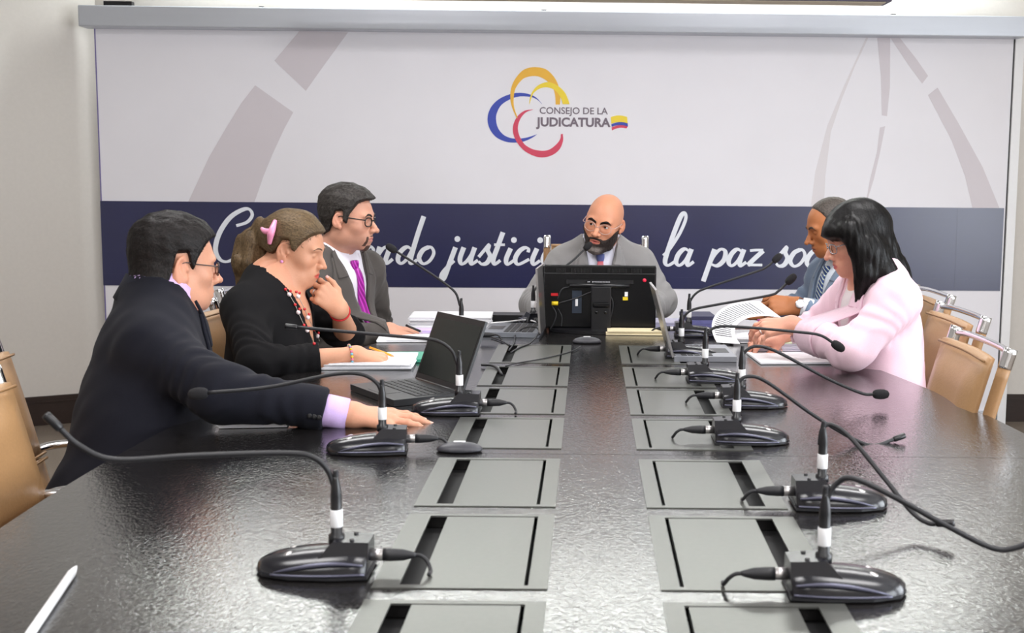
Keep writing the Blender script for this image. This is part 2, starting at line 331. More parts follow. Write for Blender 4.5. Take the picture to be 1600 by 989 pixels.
# slogan in flowing script: strokes with a broad-nib contrast
GL = {
 'C': [[(30, 57), (47, 63), (55, 74), (50, 83), (38, 81), (20, 69), (4, 46), (-3, 22), (2, 6), (14, 1), (33, 10)]],
 'o': [[(17, 26), (8, 21), (2, 9), (8, 0), (18, 4), (25, 16), (22, 25), (15, 26)]],
 'n': [[(8, 26), (4, 12), (1, 0)], [(3, 9), (13, 23), (20, 26), (22, 21), (17, 6), (19, 0), (28, 7)]],
 'd': [[(24, 22), (16, 26), (6, 18), (2, 6), (7, 0), (16, 7), (24, 21)], [(43, 74), (33, 45), (22, 8), (23, 0), (32, 6)]],
 'e': [[(3, 11), (15, 14), (21, 21), (16, 26), (7, 20), (2, 8), (8, 0), (23, 8)]],
 'j': [[(24, 26), (15, 2), (6, -22), (1, -25), (2, -16), (10, -6), (22, 5)], 'dot', (27, 39)],
 'u': [[(9, 26), (3, 9), (5, 0), (13, 4), (22, 17), (26, 26)], [(26, 26), (20, 8), (21, 0), (31, 6)]],
 's': [[(1, 11), (10, 22), (17, 30), (15, 22), (19, 12), (14, 2), (6, 0), (1, 4)]],
 't': [[(18, 50), (10, 28), (3, 8), (5, 0), (14, 6)], [(4, 30.5), (12, 30.5), (21, 30.5)]],
 'i': [[(10, 25), (3, 8), (5, 0), (15, 6)], 'dot', (15, 38)],
 'c': [[(22, 19), (23, 24), (17, 26), (8, 20), (2, 8), (7, 0), (24, 8)]],
 'a': [[(23, 22), (15, 26), (6, 18), (2, 6), (7, 0), (16, 7), (24, 22)], [(26, 26), (20, 8), (21, 0), (30, 6)]],
 'l': [[(0, 15), (10, 26), (25, 50), (34, 72), (33, 82), (27, 78), (18, 56), (6, 20), (3, 5), (8, 0), (20, 7)]],
 'p': [[(17, 26), (9, 2), (0, -25)], [(10, 4), (18, 18), (27, 26), (34, 22), (32, 9), (22, 0), (12, 2)]],
 'z': [[(4, 24), (14, 25), (25, 25)], [(25, 24), (12, 12), (1, 1)], [(1, 1.5), (12, 1.5), (24, 1.5)]],
 'r': [[(8, 26), (4, 12), (1, 0)], [(3, 9), (12, 23), (20, 25)]],
 'y': [[(9, 26), (3, 9), (6, 0), (14, 5), (22, 16), (26, 26)], [(26, 26), (17, 2), (8, -22), (2, -25), (3, -16), (11, -6), (26, 6)]],
}
def stroke_poly(P, wmax=7.6, wmin=3.4):
    P = crom(P, 8); T = np.gradient(P, axis=0); L = np.linalg.norm(T, axis=1)+1e-9; T /= L[:, None]
    c = T@np.array([-0.33, -0.944]); k = np.where(c > 0, c**0.8, 0.45*np.abs(c)); w = wmin+(wmax-wmin)*k
    w = np.convolve(np.pad(w, 3, mode='edge'), np.ones(7)/7, mode='valid')
    N = np.stack([-T[:, 1], T[:, 0]], 1)
    return P+N*w[:, None]/2, P-N*w[:, None]/2
PXM = None
def letter(ch, x0, sc=1.0):
    base_s, _ = px2w(x0, 418); zb = 0.8405; k = 4.683/1411.0*sc
    v = []; f = []
    strokes = GL[ch]; i = 0
    while i < len(strokes):
        if strokes[i] == 'dot':
            cx, cy = strokes[i+1]; n0 = len(v)
            for lay in (0.0, 0.0052):
                for q in range(16): a = 2*math.pi*q/16; v.append(onw(base_s+k*(cx+4.6*math.cos(a)), zb+k*(cy+4.6*math.sin(a)), lay))
            f.append(tuple(n0+16+q for q in range(15, -1, -1)))
            f += [(n0+q, n0+(q+1) % 16, n0+16+(q+1) % 16, n0+16+q) for q in range(16)]
            i += 2; continue
        a, b = stroke_poly(strokes[i]); n0 = len(v); m = len(a)
        for lay in (0, 1):
            for e_ in (a, b):
                for q, p in enumerate(e_): v.append(onw(base_s+k*p[0], zb+k*p[1], lay*(0.0048+0.0006*i+0.0016*q/m)))
        o = n0+2*m
        for q in range(m-1):
            f.append((o+q, o+m+q, o+m+q+1, o+q+1)); f.append((n0+q, n0+q+1, o+q+1, o+q)); f.append((n0+m+q, o+m+q, o+m+q+1, n0+m+q+1))
        i += 1
    me_o = mobj('letter', v, f, M_letter, scr, False)
    return me_o
for ch, x in zip('Construyendo', [341, 394, 419, 447, 467, 483, 504, 534, 563, 586, 620, 653]): letter(ch, x)
for ch, x in zip('justicia', [688, 716, 747, 768, 788, 803, 829, 846]): letter(ch, x)
for ch, x in zip('para', [899, 931, 960, 982]): letter(ch, x)
for ch, x in zip('la', [1036, 1054]): letter(ch, x)
for ch, x in zip('paz', [1099, 1136, 1167]): letter(ch, x)
for ch, x in zip('social', [1211, 1232, 1258, 1281, 1296, 1325]): letter(ch, x)
# emblem
def crescent(name, outer, inner, m, d):
    Z = lambda L: [px2w(740+x/5.496, 80+y/5.496) for x, y in L]
    a = crom(Z(outer), 5); b = crom(Z(inner), 5)
    n = max(len(a), len(b)); ta = np.linspace(0, 1, n)
    def rs(P): 
        s = np.r_[0, np.cumsum(np.linalg.norm(np.diff(P, axis=0), axis=1))]; s /= s[-1]; return np.stack([np.interp(ta, s, P[:, 0]), np.interp(ta, s, P[:, 1])], 1)
    a = rs(a); b = rs(b); v = [onw(*p, d) for p in a]+[onw(*p, d) for p in b]+[onw(*p, 0) for p in a]+[onw(*p, 0) for p in b]
    f = []
    for q in range(n-1):
        f.append((q, q+1, n+q+1, n+q)); f.append((q, 2*n+q, 2*n+q+1, q+1)); f.append((n+q, n+q+1, 3*n+q+1, 3*n+q))
    return mobj(name, v, f, m, scr, False)
crescent('emblem_ring', [(590, 455), (540, 400), (480, 370), (400, 357), (320, 367), (220, 410), (150, 480), (120, 570), (135, 660), (190, 735), (270, 775), (350, 785), (430, 775), (500, 745), (548, 712)],
 [(590, 456), (545, 415), (490, 393), (400, 388), (320, 410), (240, 460), (200, 530), (193, 590), (210, 660), (260, 720), (330, 748), (400, 750), (470, 738), (548, 713)], mat('print_blue', s2l(58, 76, 178), 0.5, nscale=20, cvar=0.05), 0.0015)
crescent('emblem_ring', [(370, 575), (330, 480), (315, 380), (335, 280), (390, 195), (450, 150), (530, 137), (620, 155), (690, 220), (730, 300), (745, 380), (742, 458)],
 [(378, 572), (348, 480), (345, 400), (360, 320), (410, 250), (460, 222), (530, 213), (590, 230), (640, 265), (680, 310), (700, 380), (705, 458)], mat('print_orange', s2l(240, 184, 62), 0.5, nscale=20, cvar=0.05), 0.0022)
crescent('emblem_ring', [(478, 455), (485, 400), (510, 340), (560, 290), (640, 265), (720, 295), (780, 350), (810, 410), (825, 455)],
 [(480, 455), (497, 400), (520, 355), (570, 320), (630, 310), (690, 330), (730, 370), (755, 415), (765, 455)], mat('print_yellow', s2l(244, 216, 60), 0.5, nscale=20, cvar=0.05), 0.0026)
crescent('emblem_ring', [(510, 500), (440, 510), (380, 555), (345, 620), (338, 690), (365, 770), (430, 850), (520, 900), (600, 912), (680, 890), (740, 840), (768, 770), (766, 710)],
 [(510, 502), (450, 525), (405, 575), (382, 640), (385, 700), (410, 760), (450, 810), (520, 845), (600, 855), (660, 840), (720, 790), (745, 750), (750, 712)], mat('print_red', s2l(214, 70, 98), 0.5, nscale=20, cvar=0.05), 0.0019)
def text_mesh(name, txt, x0, x1, y0, y1, m, bold=0.0, parent=None, place=None, d=0.0015):
    c = bpy.data.curves.new(name, 'FONT'); c.body = txt; c.size = 1.0; c.offset = bold; c.resolution_u = 4; c.fill_mode = 'FRONT'
    o = bpy.data.objects.new(name, c); COL.objects.link(o); bpy.context.view_layer.update()
    me = bpy.data.meshes.new_from_object(o.evaluated_get(bpy.context.evaluated_depsgraph_get()))
    co = np.empty(len(me.vertices)*3); me.vertices.foreach_get('co', co); co = co.reshape(-1, 3)
    F = [tuple(p.vertices) for p in me.polygons]; bpy.data.objects.remove(o); bpy.data.curves.remove(c)
    lo = co.min(0); hi = co.max(0); u = (co[:, 0]-lo[0])/(hi[0]-lo[0]); w = (co[:, 1]-lo[1])/(hi[1]-lo[1])
    v = [place(x0+(x1-x0)*a, y0+(y1-y0)*b, d) for a, b in zip(u, w)]
    return mobj(name, v, F, m, parent, False)
Zp = lambda x, y: px2w(740+x/5.496, 80+y/5.496)
M_logot = mat('print_mauve_grey', s2l(118, 106, 118), 0.5, nscale=20, cvar=0.05)
(a0, b0), (a1, b1) = Zp(567, 556), Zp(1153, 485); text_mesh('emblem_text', 'CONSEJO DE LA', a0, a1, b0, b1, M_logot, 0.012, scr, plc)
(a0, b0), (a1, b1) = Zp(535, 670), Zp(1176, 572); text_mesh('emblem_text', 'JUDICATURA', a0, a1, b0, b1, M_logot, 0.035, scr, plc)
for nm, ya, yb, mm in (('flag_stripe', 0, 62, 'print_yellow'), ('flag_stripe', 62, 88, 'print_blue'), ('flag_stripe', 88, 120, 'print_red')):
    xs = np.linspace(0, 1, 9); top = [(1178+10*y/120+140*x, 565+y-14*math.sin(x*3.1)+18*max(0, x-0.5)*0) for x in xs for y in [ya]]
    bot = [(1178+10*y/120+140*x-(14*(y > 100)*x), 565+y-14*math.sin(x*3.1+0.3)-(26*x if y > 100 else 8*x)) for x in xs[::-1] for y in [yb]]
    top = [(x, y-(8*((x-1178)/140) if ya else 0)) for x, y in top]
    pts = [px2w(740+x/5.496, 80+y/5.496) for x, y in top+bot]
    slab(nm, pts, plc, 0, 0.0015, MATS[mm], scr)
# ------------------------------------------------------------------ conference table
TX = 0.026; TZ = 0.75
def half(y): return 0.965-0.075*(y-2.2)**2
def table_outline(y0, y1, n, inset=0.0):
    ys = np.linspace(y0, y1, n); R = [(TX+half(y)-inset, y) for y in ys]; L = [(TX-half(y)+inset, y) for y in ys[::-1]]
    return R+L
tab = wthing('conference_table', 'long boat-shaped dark lacquered conference table with flush hatches', 'table', (TX, 2.3, 0))
HATCH = [(-0.01+0.0, 0.34), (0.40, 0.75), (0.80, 1.155), (1.205, 1.553), (1.607, 1.964), (2.018, 2.362), (2.458, 2.765), (2.817, 3.155), (3.193, 3.515), (3.585, 3.96)]
HXI, HXO = 0.081, 0.317
flatp = lambda x, y, d: (x, y, d)
# tabletop: three lacquered panels with a hairline joint; hatch wells are let into the top as recesses
def top_panel(y0, y1, r0=0, r1=0):
    v = []; f = []
    rows = [y0]; hs = [h for h in HATCH if h[0] > y0-1e-6 and h[1] < y1+1e-6]
    cuts = sorted(set([y0, y1]+[q for h in hs for q in h]+list(np.linspace(y0, y1, 14)[1:-1])))
    def hx(y):
        w = half(y)
        if y > 4.30: w *= math.sqrt(max(0.0, 1-((y-4.30)/0.33)**2))*0.25+0.75
        if y < -0.05: w *= 0.97
        return w
    cols = [-1, -HXO, -HXI, HXI, HXO, 1]
    idx = {}
    for y in cuts:
        for c in cols:
            x = TX+(c*hx(y) if abs(c) == 1 else c); idx[(y, c)] = len(v); v.append((x, y, TZ))
    for a, b in zip(cuts[:-1], cuts[1:]):
        inh = any(h[0]-1e-6 <= a and b <= h[1]+1e-6 for h in hs)
        for i in range(5):
            if inh and i in (1, 3): continue
            f.append((idx[(a, cols[i])], idx[(a, cols[i+1])], idx[(b, cols[i+1])], idx[(b, cols[i])]))
    # rim, going down and under
    ring = [idx[(y, 1)] for y in cuts]+[idx[(y, -1)] for y in cuts[::-1]]
    k = len(v); n = len(ring)
    for q in ring: v.append((v[q][0], v[q][1], TZ-0.045))
    for i in range(n):
        j = (i+1) % n; f.append((ring[j], ring[i], k+i, k+j))
    m_ = len(cuts)
    for i in range(m_-1): f.append((k+i, k+i+1, k+n-2-i, k+n-1-i)[::-1])
    # well walls
    for h in hs:
        for sg in (-1, 1):
            xs = (TX+sg*HXI, TX+sg*HXO); x0, x1 = min(xs), max(xs); q = len(v)
            for z in (TZ, TZ-0.03): v += [(x0, h[0], z), (x1, h[0], z), (x1, h[1], z), (x0, h[1], z)]
            for i in range(4): f.append((q+i, q+(i+1) % 4, q+4+(i+1) % 4, q+4+i))
            f.append((q+4, q+5, q+6, q+7))
    o = mobj('tabletop_panel', v, f, M_table, tab, False)
    return o
top_panel(-0.05, 1.18); top_panel(1.182, 2.4095); top_panel(2.4115, 4.62)
box('plinth', (0.9, 0.6, 0.69), (TX, 0.9, 0.345), M_table, tab, 0.01); box('plinth', (0.9, 0.6, 0.69), (TX, 3.4, 0.345), M_table, tab, 0.01)
box('modesty_beam', (0.2, 2.0, 0.3), (TX, 2.15, 0.5), M_table, tab, 0.005)
for (h0, h1) in HATCH[1:]:
    for sg in (-1, 1):
        x0, x1 = TX+sg*HXI, TX+sg*HXO; xa, xb = min(x0, x1), max(x0, x1)
        lid0 = (TX+sg*(HXI+0.030)); lid1 = (TX+sg*(HXO-0.062))
        la, lb = min(lid0, lid1), max(lid0, lid1)
        v = []; f = []; e = 0.0018; zb = TZ-0.012; zt = TZ+e
        g0, g1 = h0+0.010, h1-0.010
        so = TX+sg*(HXO-0.034); si = TX+sg*(HXI+0.024)
        ia, ib = min(so, si), max(so, si)
        addbox((xa-0.003, h0-0.003, TZ-0.001), (ia, h1+0.003, zt)); addbox((ib, h0-0.003, TZ-0.001), (xb+0.003, h1+0.003, zt))
        addbox((ia, h0-0.003, TZ-0.001), (ib, g0, zt)); addbox((ia, g1, TZ-0.001), (ib, h1+0.003, zt))
        fr = mobj('hatch_frame', v, f, M_plate, tab, False)
        mobj('hatch_lid', boxv((la, g0+0.002, zb), (lb, g1-0.002, TZ+0.0010)), BOXF, M_plate, fr, False)
        mobj('hatch_well', boxv((xa+0.002, h0+0.002, TZ-0.029), (xb-0.002, h1-0.002, TZ-0.022)), BOXF, M_slot, fr, False)
# ------------------------------------------------------------------ chairs
def panel(name, x0, x1, zs, yf, t, m, parent, puff=0.012, n=10):
    """upholstered slab following yf(z), bulging in the middle, closed with a rounded rim"""
    v = []; f = []; k = len(zs)
    for side in (0, 1):
        for j, z in enumerate(zs):
            for i in range(n+1):
                u = i/n; x = x0+(x1-x0)*u; e = min(u, 1-u)*n/2.0; g = min(j, k-1-j)/2.0
                b = min(1, e)*min(1, g); y = yf(z)+0.018*(2*u-1)**2
                v.append((x, y+(t*0.3+(t*0.7+puff)*b if side == 0 else -t*0.3-t*0.4*b), z))
    W_ = n+1; o = k*W_
    for j in range(k-1):
        for i in range(n):
            a = j*W_+i; f.append((a, a+1, a+1+W_, a+W_)[::-1]); f.append((o+a, o+a+1, o+a+1+W_, o+a+W_))
    rim = [i for i in range(W_)]+[j*W_+n for j in range(1, k)]+[(k-1)*W_+i for i in range(n-1, -1, -1)]+[j*W_ for j in range(k-2, 0, -1)]
    for a, b in zip(rim, rim[1:]+rim[:1]): f.append((a, b, o+b, o+a))
    return mobj(name, v, f, m, parent)
def make_chair():
    c = thing('conference_chair', '', 'chair')
    yb = lambda z: -0.225-0.20*(z-0.5)-0.10*(z-0.5)**2
    panel('back_panel', -0.205, 0.205, np.linspace(0.655, 0.925, 9), yb, 0.022, M_tan, c)
    panel('back_panel', -0.205, 0.205, np.linspace(0.47, 0.650, 7), yb, 0.022, M_tan, c)
    for z in (0.652, 0.918, 0.666): tube('piping', [(-0.2, yb(z)+0.035, z), (0, yb(z)+0.024, z), (0.2, yb(z)+0.035, z)], 0.0035, M_tan2, c, 6, 6)
    for s in (-1, 1):
        tube('side_post', [(s*0.225, yb(z)-0.012, z) for z in (0.44, 0.55, 0.7, 0.8, 0.905)], 0.0165, M_tan2, c, 12, 4)
        tube('post_cap', [(s*0.225, yb(z)-0.012, z) for z in (0.905, 0.92, 0.955)], 0.0175, M_chrome, c, 14, 3)
    tube('top_rail', [(-0.225, yb(0.94)-0.012, 0.938), (-0.12, yb(0.94)-0.03, 0.942), (0.12, yb(0.94)-0.03, 0.942), (0.225, yb(0.94)-0.012, 0.938)], 0.009, M_chrome, c, 10, 6)
    # seat
    v = []; f = []; n, k = 12, 12
    for lay in (0, 1):
        for j in range(k+1):
            for i in range(n+1):
                u, w = i/n, j/k; e = min(1, min(u, 1-u)*n/2)*min(1, min(w, 1-w)*k/2)
                y = -0.23+0.47*w; z = 0.445-0.03*max(0, w-0.8)*5*0.5
                v.append((-0.235+0.47*u, y, z+(0.018+0.022*e if lay == 0 else -0.022*e)))
    o = (n+1)*(k+1)
    for j in range(k):
        for i in range(n):
            a = j*(n+1)+i; f.append((a, a+1, a+n+2, a+n+1)); f.append((o+a, o+a+1, o+a+n+2, o+a+n+1)[::-1])
    rim = [i for i in range(n+1)]+[j*(n+1)+n for j in range(1, k+1)]+[k*(n+1)+i for i in range(n-1, -1, -1)]+[j*(n+1) for j in range(k-1, 0, -1)]
    for a, b in zip(rim, rim[1:]+rim[:1]): f.append((b, a, o+a, o+b))
    mobj('seat', v, f, M_tan, c)
    for s in (-1, 1):
        tube('armrest', [(s*0.24, yb(0.66)-0.01, 0.66), (s*0.262, -0.20, 0.672), (s*0.265, 0.0, 0.675), (s*0.262, 0.12, 0.66), (s*0.255, 0.155, 0.60), (s*0.245, 0.13, 0.50), (s*0.235, 0.10, 0.435)], 0.011, M_chrome, c, 10, 6)
    lathe('gas_column', [(0.05, 0.42), (0.05, 0.40), (0.028, 0.38), (0.028, 0.12), (0.04, 0.11), (0.04, 0.07)], M_chrome, c, 16)
    for k in range(5):
        a = 2*math.pi*k/5+0.3; d = np.array([math.cos(a), math.sin(a), 0])
        tube('base_leg', [d*0.03+[0, 0, 0.095], d*0.16+[0, 0, 0.088], d*0.30+[0, 0, 0.068]], [0.020, 0.017, 0.013], M_chrome, c, 10, 4)
        p = d*0.30; n_ = np.array([-d[1], d[0], 0])
        tube('caster', [p-n_*0.022+[0, 0, 0.028], p+n_*0.022+[0, 0, 0.028]], 0.028, M_black, c, 14, 1, False)
    return c
CH0 = make_chair(); _used = [False]
def chair(x, y, face, label, group=None, dz=0.0):
    o = CH0 if not _used[0] else copy_tree(CH0); _used[0] = True
    o.location = (x, y, 0); o.rotation_euler = (0, 0, face-math.pi/2); o['label'] = label; o.scale = (0.953,)*3
    if group: o['group'] = group
    return o
G = 'tan leather conference chairs around the table'
D = math.radians
chair(0.68, 3.075, D(180), 'empty tan leather chair nearest the camera on the right side of the table', G)
chair(0.83, 3.72, D(181), 'tan leather chair behind the woman in the pink blazer', G)
chair(0.92, 4.36, D(181), 'tan leather chair farthest back on the right, behind the man in blue-grey', G)
chair(-0.885, 2.27, D(3), 'empty tan leather chair at the left picture edge, nearest the camera', G)
chair(-1.07, 2.72, D(9), 'tan leather chair holding the man in the navy suit', G)
chair(-0.87, 3.60, D(-2), 'tan leather chair holding the woman in black', G)
chair(-0.90, 4.28, D(-10), 'tan leather chair hidden under the man in the dark grey suit', G)
c8 = chair(0.035, 4.97, D(270), 'tan leather chair behind the bald man at the table head', G); c8.scale = (0.953, 0.953, 1.09)
for ch_ in list(c8.children):
    if ch_.name.startswith('top_rail'): bpy.data.objects.remove(ch_)

# ------------------------------------------------------------------ gooseneck microphones
def mic_base_mesh():
    xs = np.array([-0.078, -0.076, -0.05, -0.02, 0.01, 0.035, 0.055, 0.070, 0.079, 0.083])
    w = np.array([0.034, 0.040, 0.045, 0.047, 0.046, 0.043, 0.037, 0.029, 0.018, 0.004])
    h = np.array([0.030, 0.034, 0.035, 0.0345, 0.032, 0.0285, 0.024, 0.019, 0.014, 0.009])
    v = []; f = []; sec = [(-1, 0.0), (-1.0, 0.10), (-0.985, 0.22), (-0.93, 0.42), (-0.80, 0.66), (-0.60, 0.86), (-0.34, 0.97), (0, 1.0)]
    sec = sec+[(-a, b) for a, b in sec[-2::-1]]; n = len(sec)
    for x, ww, hh in zip(xs, w, h):
        for a, b in sec: v.append((x, a*ww, 0.002+b*hh))
    for i in range(len(xs)-1):
        for k in range(n-1): f.append((i*n+k, i*n+k+1, (i+1)*n+k+1, (i+1)*n+k)[::-1])
        f.append((i*n, (i+1)*n, (i+1)*n+n-1, i*n+n-1)[::-1])
    f.append(tuple(range(n))); e = (len(xs)-1)*n; f.append(tuple(e+k for k in range(n-1, -1, -1)))
    return v, f
MB = mic_base_mesh()
def make_mic_base():
    c = thing('gooseneck_microphone', '', 'microphone')
    mobj('base_shell', *MB, M_mic, c)
    # foot plate
    slab('foot_plate', [(-0.080, -0.042), (-0.03, -0.049), (0.03, -0.046), (0.07, -0.031), (0.084, -0.006), (0.084, 0.006), (0.07, 0.031), (0.03, 0.046), (-0.03, 0.049), (-0.080, 0.042)], flatp, 0.0, 0.004, M_rubber, c)
    v = [(-0.079, -0.030, 0.02), (-0.003, -0.036, 0.02), (-0.003, 0.036, 0.02), (-0.079, 0.030, 0.02), (-0.079, -0.022, 0.047), (-0.030, -0.026, 0.049), (-0.030, 0.026, 0.049), (-0.079, 0.022, 0.047)]
    mobj('socket_block', v, BOXF, M_mic, c, False)
    for s in (-1, 1):
        P = [(-0.074, s*0.0415, 0.020), (-0.04, s*0.0455, 0.0235), (-0.005, s*0.0470, 0.0215), (0.03, s*0.0440, 0.0145), (0.052, s*0.0382, 0.0080)]
        tube('side_ridge', P, [0.0015, 0.0030, 0.0030, 0.0022, 0.0008], M_mictrim, c, 8, 6)
        P = [(-0.076, s*0.0405, 0.0065), (-0.03, s*0.0468, 0.0065), (0.02, s*0.0460, 0.0060), (0.056, s*0.038, 0.0050)]
        tube('side_ridge', P, 0.0018, M_mictrim, c, 8, 6)
        lathe('talk_button', [(0.0075, 0.0), (0.0075, 0.0025), (0.005, 0.0040), (0.0, 0.0042)], M_silver, c, 14, Matrix.Translation((0.036, s*0.013, 0.0255)) @ Euler((0, 0.25, 0)).to_matrix().to_4x4())
        tube('screw', [(-0.055, s*0.016, 0.046), (-0.055, s*0.016, 0.0500)], 0.0035, M_black, c, 10, 1, False)
    lathe('stem_socket', [(0.0115, 0.040), (0.0115, 0.052), (0.0082, 0.054), (0.0080, 0.108), (0.0072, 0.120), (0.0046, 0.132), (0.0040, 0.136)], M_black, c, 18, Matrix.Translation((-0.030, 0, 0)))
    lathe('white_tag', [(0.0088, 0.064), (0.0090, 0.0645), (0.0090, 0.0885), (0.0088, 0.089)], M_white, c, 18, Matrix.Translation((-0.030, 0, 0)))
    R = Euler((0, math.radians(-90), 0)).to_matrix().to_4x4()
    lathe('plug_collar', [(0.0085, 0), (0.0085, 0.019), (0.0078, 0.020)], M_silver, c, 16, Matrix.Translation((-0.077, 0.0, 0.023)) @ R)
    lathe('plug_boot', [(0.0092, 0.019), (0.0092, 0.030), (0.0080, 0.048), (0.0045, 0.062), (0.0030, 0.066)], M_rubber, c, 16, Matrix.Translation((-0.077, 0.0, 0.023)) @ R)
    return c
MIC0 = make_mic_base(); MICP = list(MIC0.children); _mu = [False]
def copy_mic():
    if not _mu[0]: _mu[0] = True; return MIC0
    c = MIC0.copy(); COL.objects.link(c)
    for ch in MICP: d = ch.copy(); COL.objects.link(d); d.parent = c
    return c
def mic(pu, pv, yaw, neck, label, head='foam', cable=None, dYe=0.0, tag_px=None):
    """pu,pv: pixel of the foot under the stem; neck: list of (u,v,dY) pixels along the gooseneck"""
    o = copy_mic()
    p = atz(pu, pv, TZ); a = yaw; base = np.array([p[0]+0.030*math.cos(a), p[1]+0.030*math.sin(a), TZ+0.0025])
    o.location = base; o.rotation_euler = (0, 0, a); o['label'] = label; o['group'] = 'gooseneck table microphones'
    Mo = Matrix.Translation(Vector(base)) @ Matrix.Rotation(a, 4, 'Z')
    stem = np.array(Mo @ Vector((-0.030, 0, 0.133)))
    P = [stem, stem+[0, 0, 0.012]]+[at(u, v, p[1]+dy) for u, v, dy in neck]
    Pl = [Mo.inverted() @ Vector(q) for q in P]; C_ = crom([tuple(q) for q in Pl], 8)
    ROOTM[o.name] = Matrix()
    tube('gooseneck', C_, 0.0040, M_rubber, o, 10, 1, False)
    e = C_[-1]; t = C_[-1]-C_[-3]; t /= np.linalg.norm(t)
    q = Vector((0, 0, 1)).rotation_difference(Vector(t)).to_matrix().to_4x4(); Mh = Matrix.Translation(Vector(e-t*0.004)) @ q
    if head == 'foam': lathe('windscreen', [(0.004, 0), (0.0085, 0.002), (0.0115, 0.008), (0.0128, 0.018), (0.0122, 0.028), (0.009, 0.037), (0.004, 0.0405), (0.0005, 0.041)], M_foam, o, 18, Mh)
    else: lathe('capsule', [(0.0042, 0), (0.0060, 0.003), (0.0064, 0.026), (0.0055, 0.029), (0.001, 0.030)], M_black, o, 16, Mh)
    if cable:
        Pc = [np.array(Mo @ Vector(q_)) for q_ in ((-0.141, 0, 0.023), (-0.150, 0, 0.022), (-0.158, 0.002, 0.016), (-0.163, 0.006, 0.008), (-0.165, 0.013, 0.0032), (-0.164, 0.024, 0.0022))]
        tube('cable', [tuple(Mo.inverted() @ Vector(q)) for q in Pc], 0.0030, M_rubber, o, 8, 8)
    return o
PI = math.pi
mic(527, 893, PI, [(524, 765, 0), (512, 735, 0), (488, 714, -0.005), (440, 708, -0.01), (300, 712, -0.02), (180, 718, -0.03), (125, 697, -0.035), (92, 668, -0.04)], 'gooseneck microphone nearest the camera on the left side', 'cap', [(660, 893, 0.004), (668, 905, 0.001), (655, 915, 0.004)])
mic(598, 705, PI+0.1, [(598, 622, 0), (590, 600, 0), (565, 585, 0), (520, 585, 0.0), (420, 605, 0.0), (322, 614, 0.0)], 'gooseneck microphone in front of the navy-suited man\'s resting hand', 'foam', [(680, 706, 0.005), (710, 715, 0.003), (735, 722, 0.004)])
mic(718, 645, PI, [(716, 572, 0), (706, 548, 0), (682, 532, 0), (640, 527, 0), (560, 520, 0.0), (462, 511, 0.0)], 'gooseneck microphone beside the open black laptop on the left', 'cap', [(790, 640, 0.004), (800, 632, 0.002), (770, 628, 0.004)])
mic(721, 535, PI+0.1, [(719, 478, 0), (712, 458, 0), (694, 442, 0), (660, 419, 0.0), (618, 392, 0)], 'gooseneck microphone behind the laptop, its head by the word endo', 'foam', [(792, 545, 0.003), (800, 550, 0.004)])
mic(833, 508, -PI/2+3.4, [(833, 470, 0), (836, 452, 0.02), (858, 432, 0.05), (890, 411, 0.08), (914, 389, 0.11)], 'gooseneck microphone left of the black monitor, in front of the bald man', 'foam')
mic(1285, 925, 0, [(1285, 820, 0), (1290, 785, 0), (1308, 755, 0), (1335, 748, -0.01), (1400, 778, -0.02), (1480, 822, -0.03), (1550, 856, -0.035), (1590, 855, -0.04), (1625, 838, -0.045)], 'gooseneck microphone nearest the camera on the right side', 'cap', [(1155, 915, 0.006), (1160, 935, 0.002), (1215, 940, 0.001)])
mic(1283, 790, 0, [(1281, 695, 0), (1285, 670, 0), (1300, 664, 0), (1330, 685, -0.02), (1380, 745, -0.09), (1425, 800, -0.15), (1450, 817, -0.18), (1466, 818, -0.19)], 'gooseneck microphone on the right, second from the camera', 'cap', [(1185, 772, 0.003), (1170, 778, 0.004)])
mic(1150, 690, 0, [(1149, 618, 0), (1155, 596, 0), (1172, 588, 0), (1200, 598, 0), (1270, 648, 0), (1330, 684, -0.01), (1365, 696, -0.01), (1398, 686, 0.004)], 'gooseneck microphone on the right, third from the camera', 'cap', [(1080, 676, 0.003), (1072, 680, 0.004)])
mic(1158, 634, 0, [(1156, 572, 0), (1163, 551, 0), (1182, 541, 0), (1215, 550, 0), (1290, 590, 0), (1345, 614, 0), (1366, 616, 0)], 'gooseneck microphone on the right whose neck reaches towards the pink sleeve', 'foam', [(1095, 628, 0.003), (1088, 632, 0.004)])
mic(1101, 596, 0, [(1100, 545, 0), (1104, 524, 0), (1120, 511, 0), (1160, 511, 0), (1250, 519, 0), (1282, 524, 0), (1302, 536, 0)], 'gooseneck microphone on the right crossing in front of the pink woman\'s hands', 'foam', [(1036, 590, 0.003), (1030, 593, 0.004)])
mic(1064, 558, 0, [(1063, 518, 0), (1067, 500, 0), (1080, 485, 0), (1120, 476, 0), (1200, 462, 0), (1216, 455, 0), (1230, 442, 0)], 'gooseneck microphone on the right with raised head below the word soc', 'foam', [(1005, 553, 0.003), (1000, 556, 0.004)])
mic(1076, 525, 0, [(1075, 488, 0), (1077, 474, 0), (1088, 458, 0), (1110, 448, 0), (1180, 425, 0), (1198, 417, 0), (1209, 408, 0)], 'farthest gooseneck microphone on the right, head on the word soc', 'foam', [(1025, 520, 0.003), (1020, 524, 0.002)])
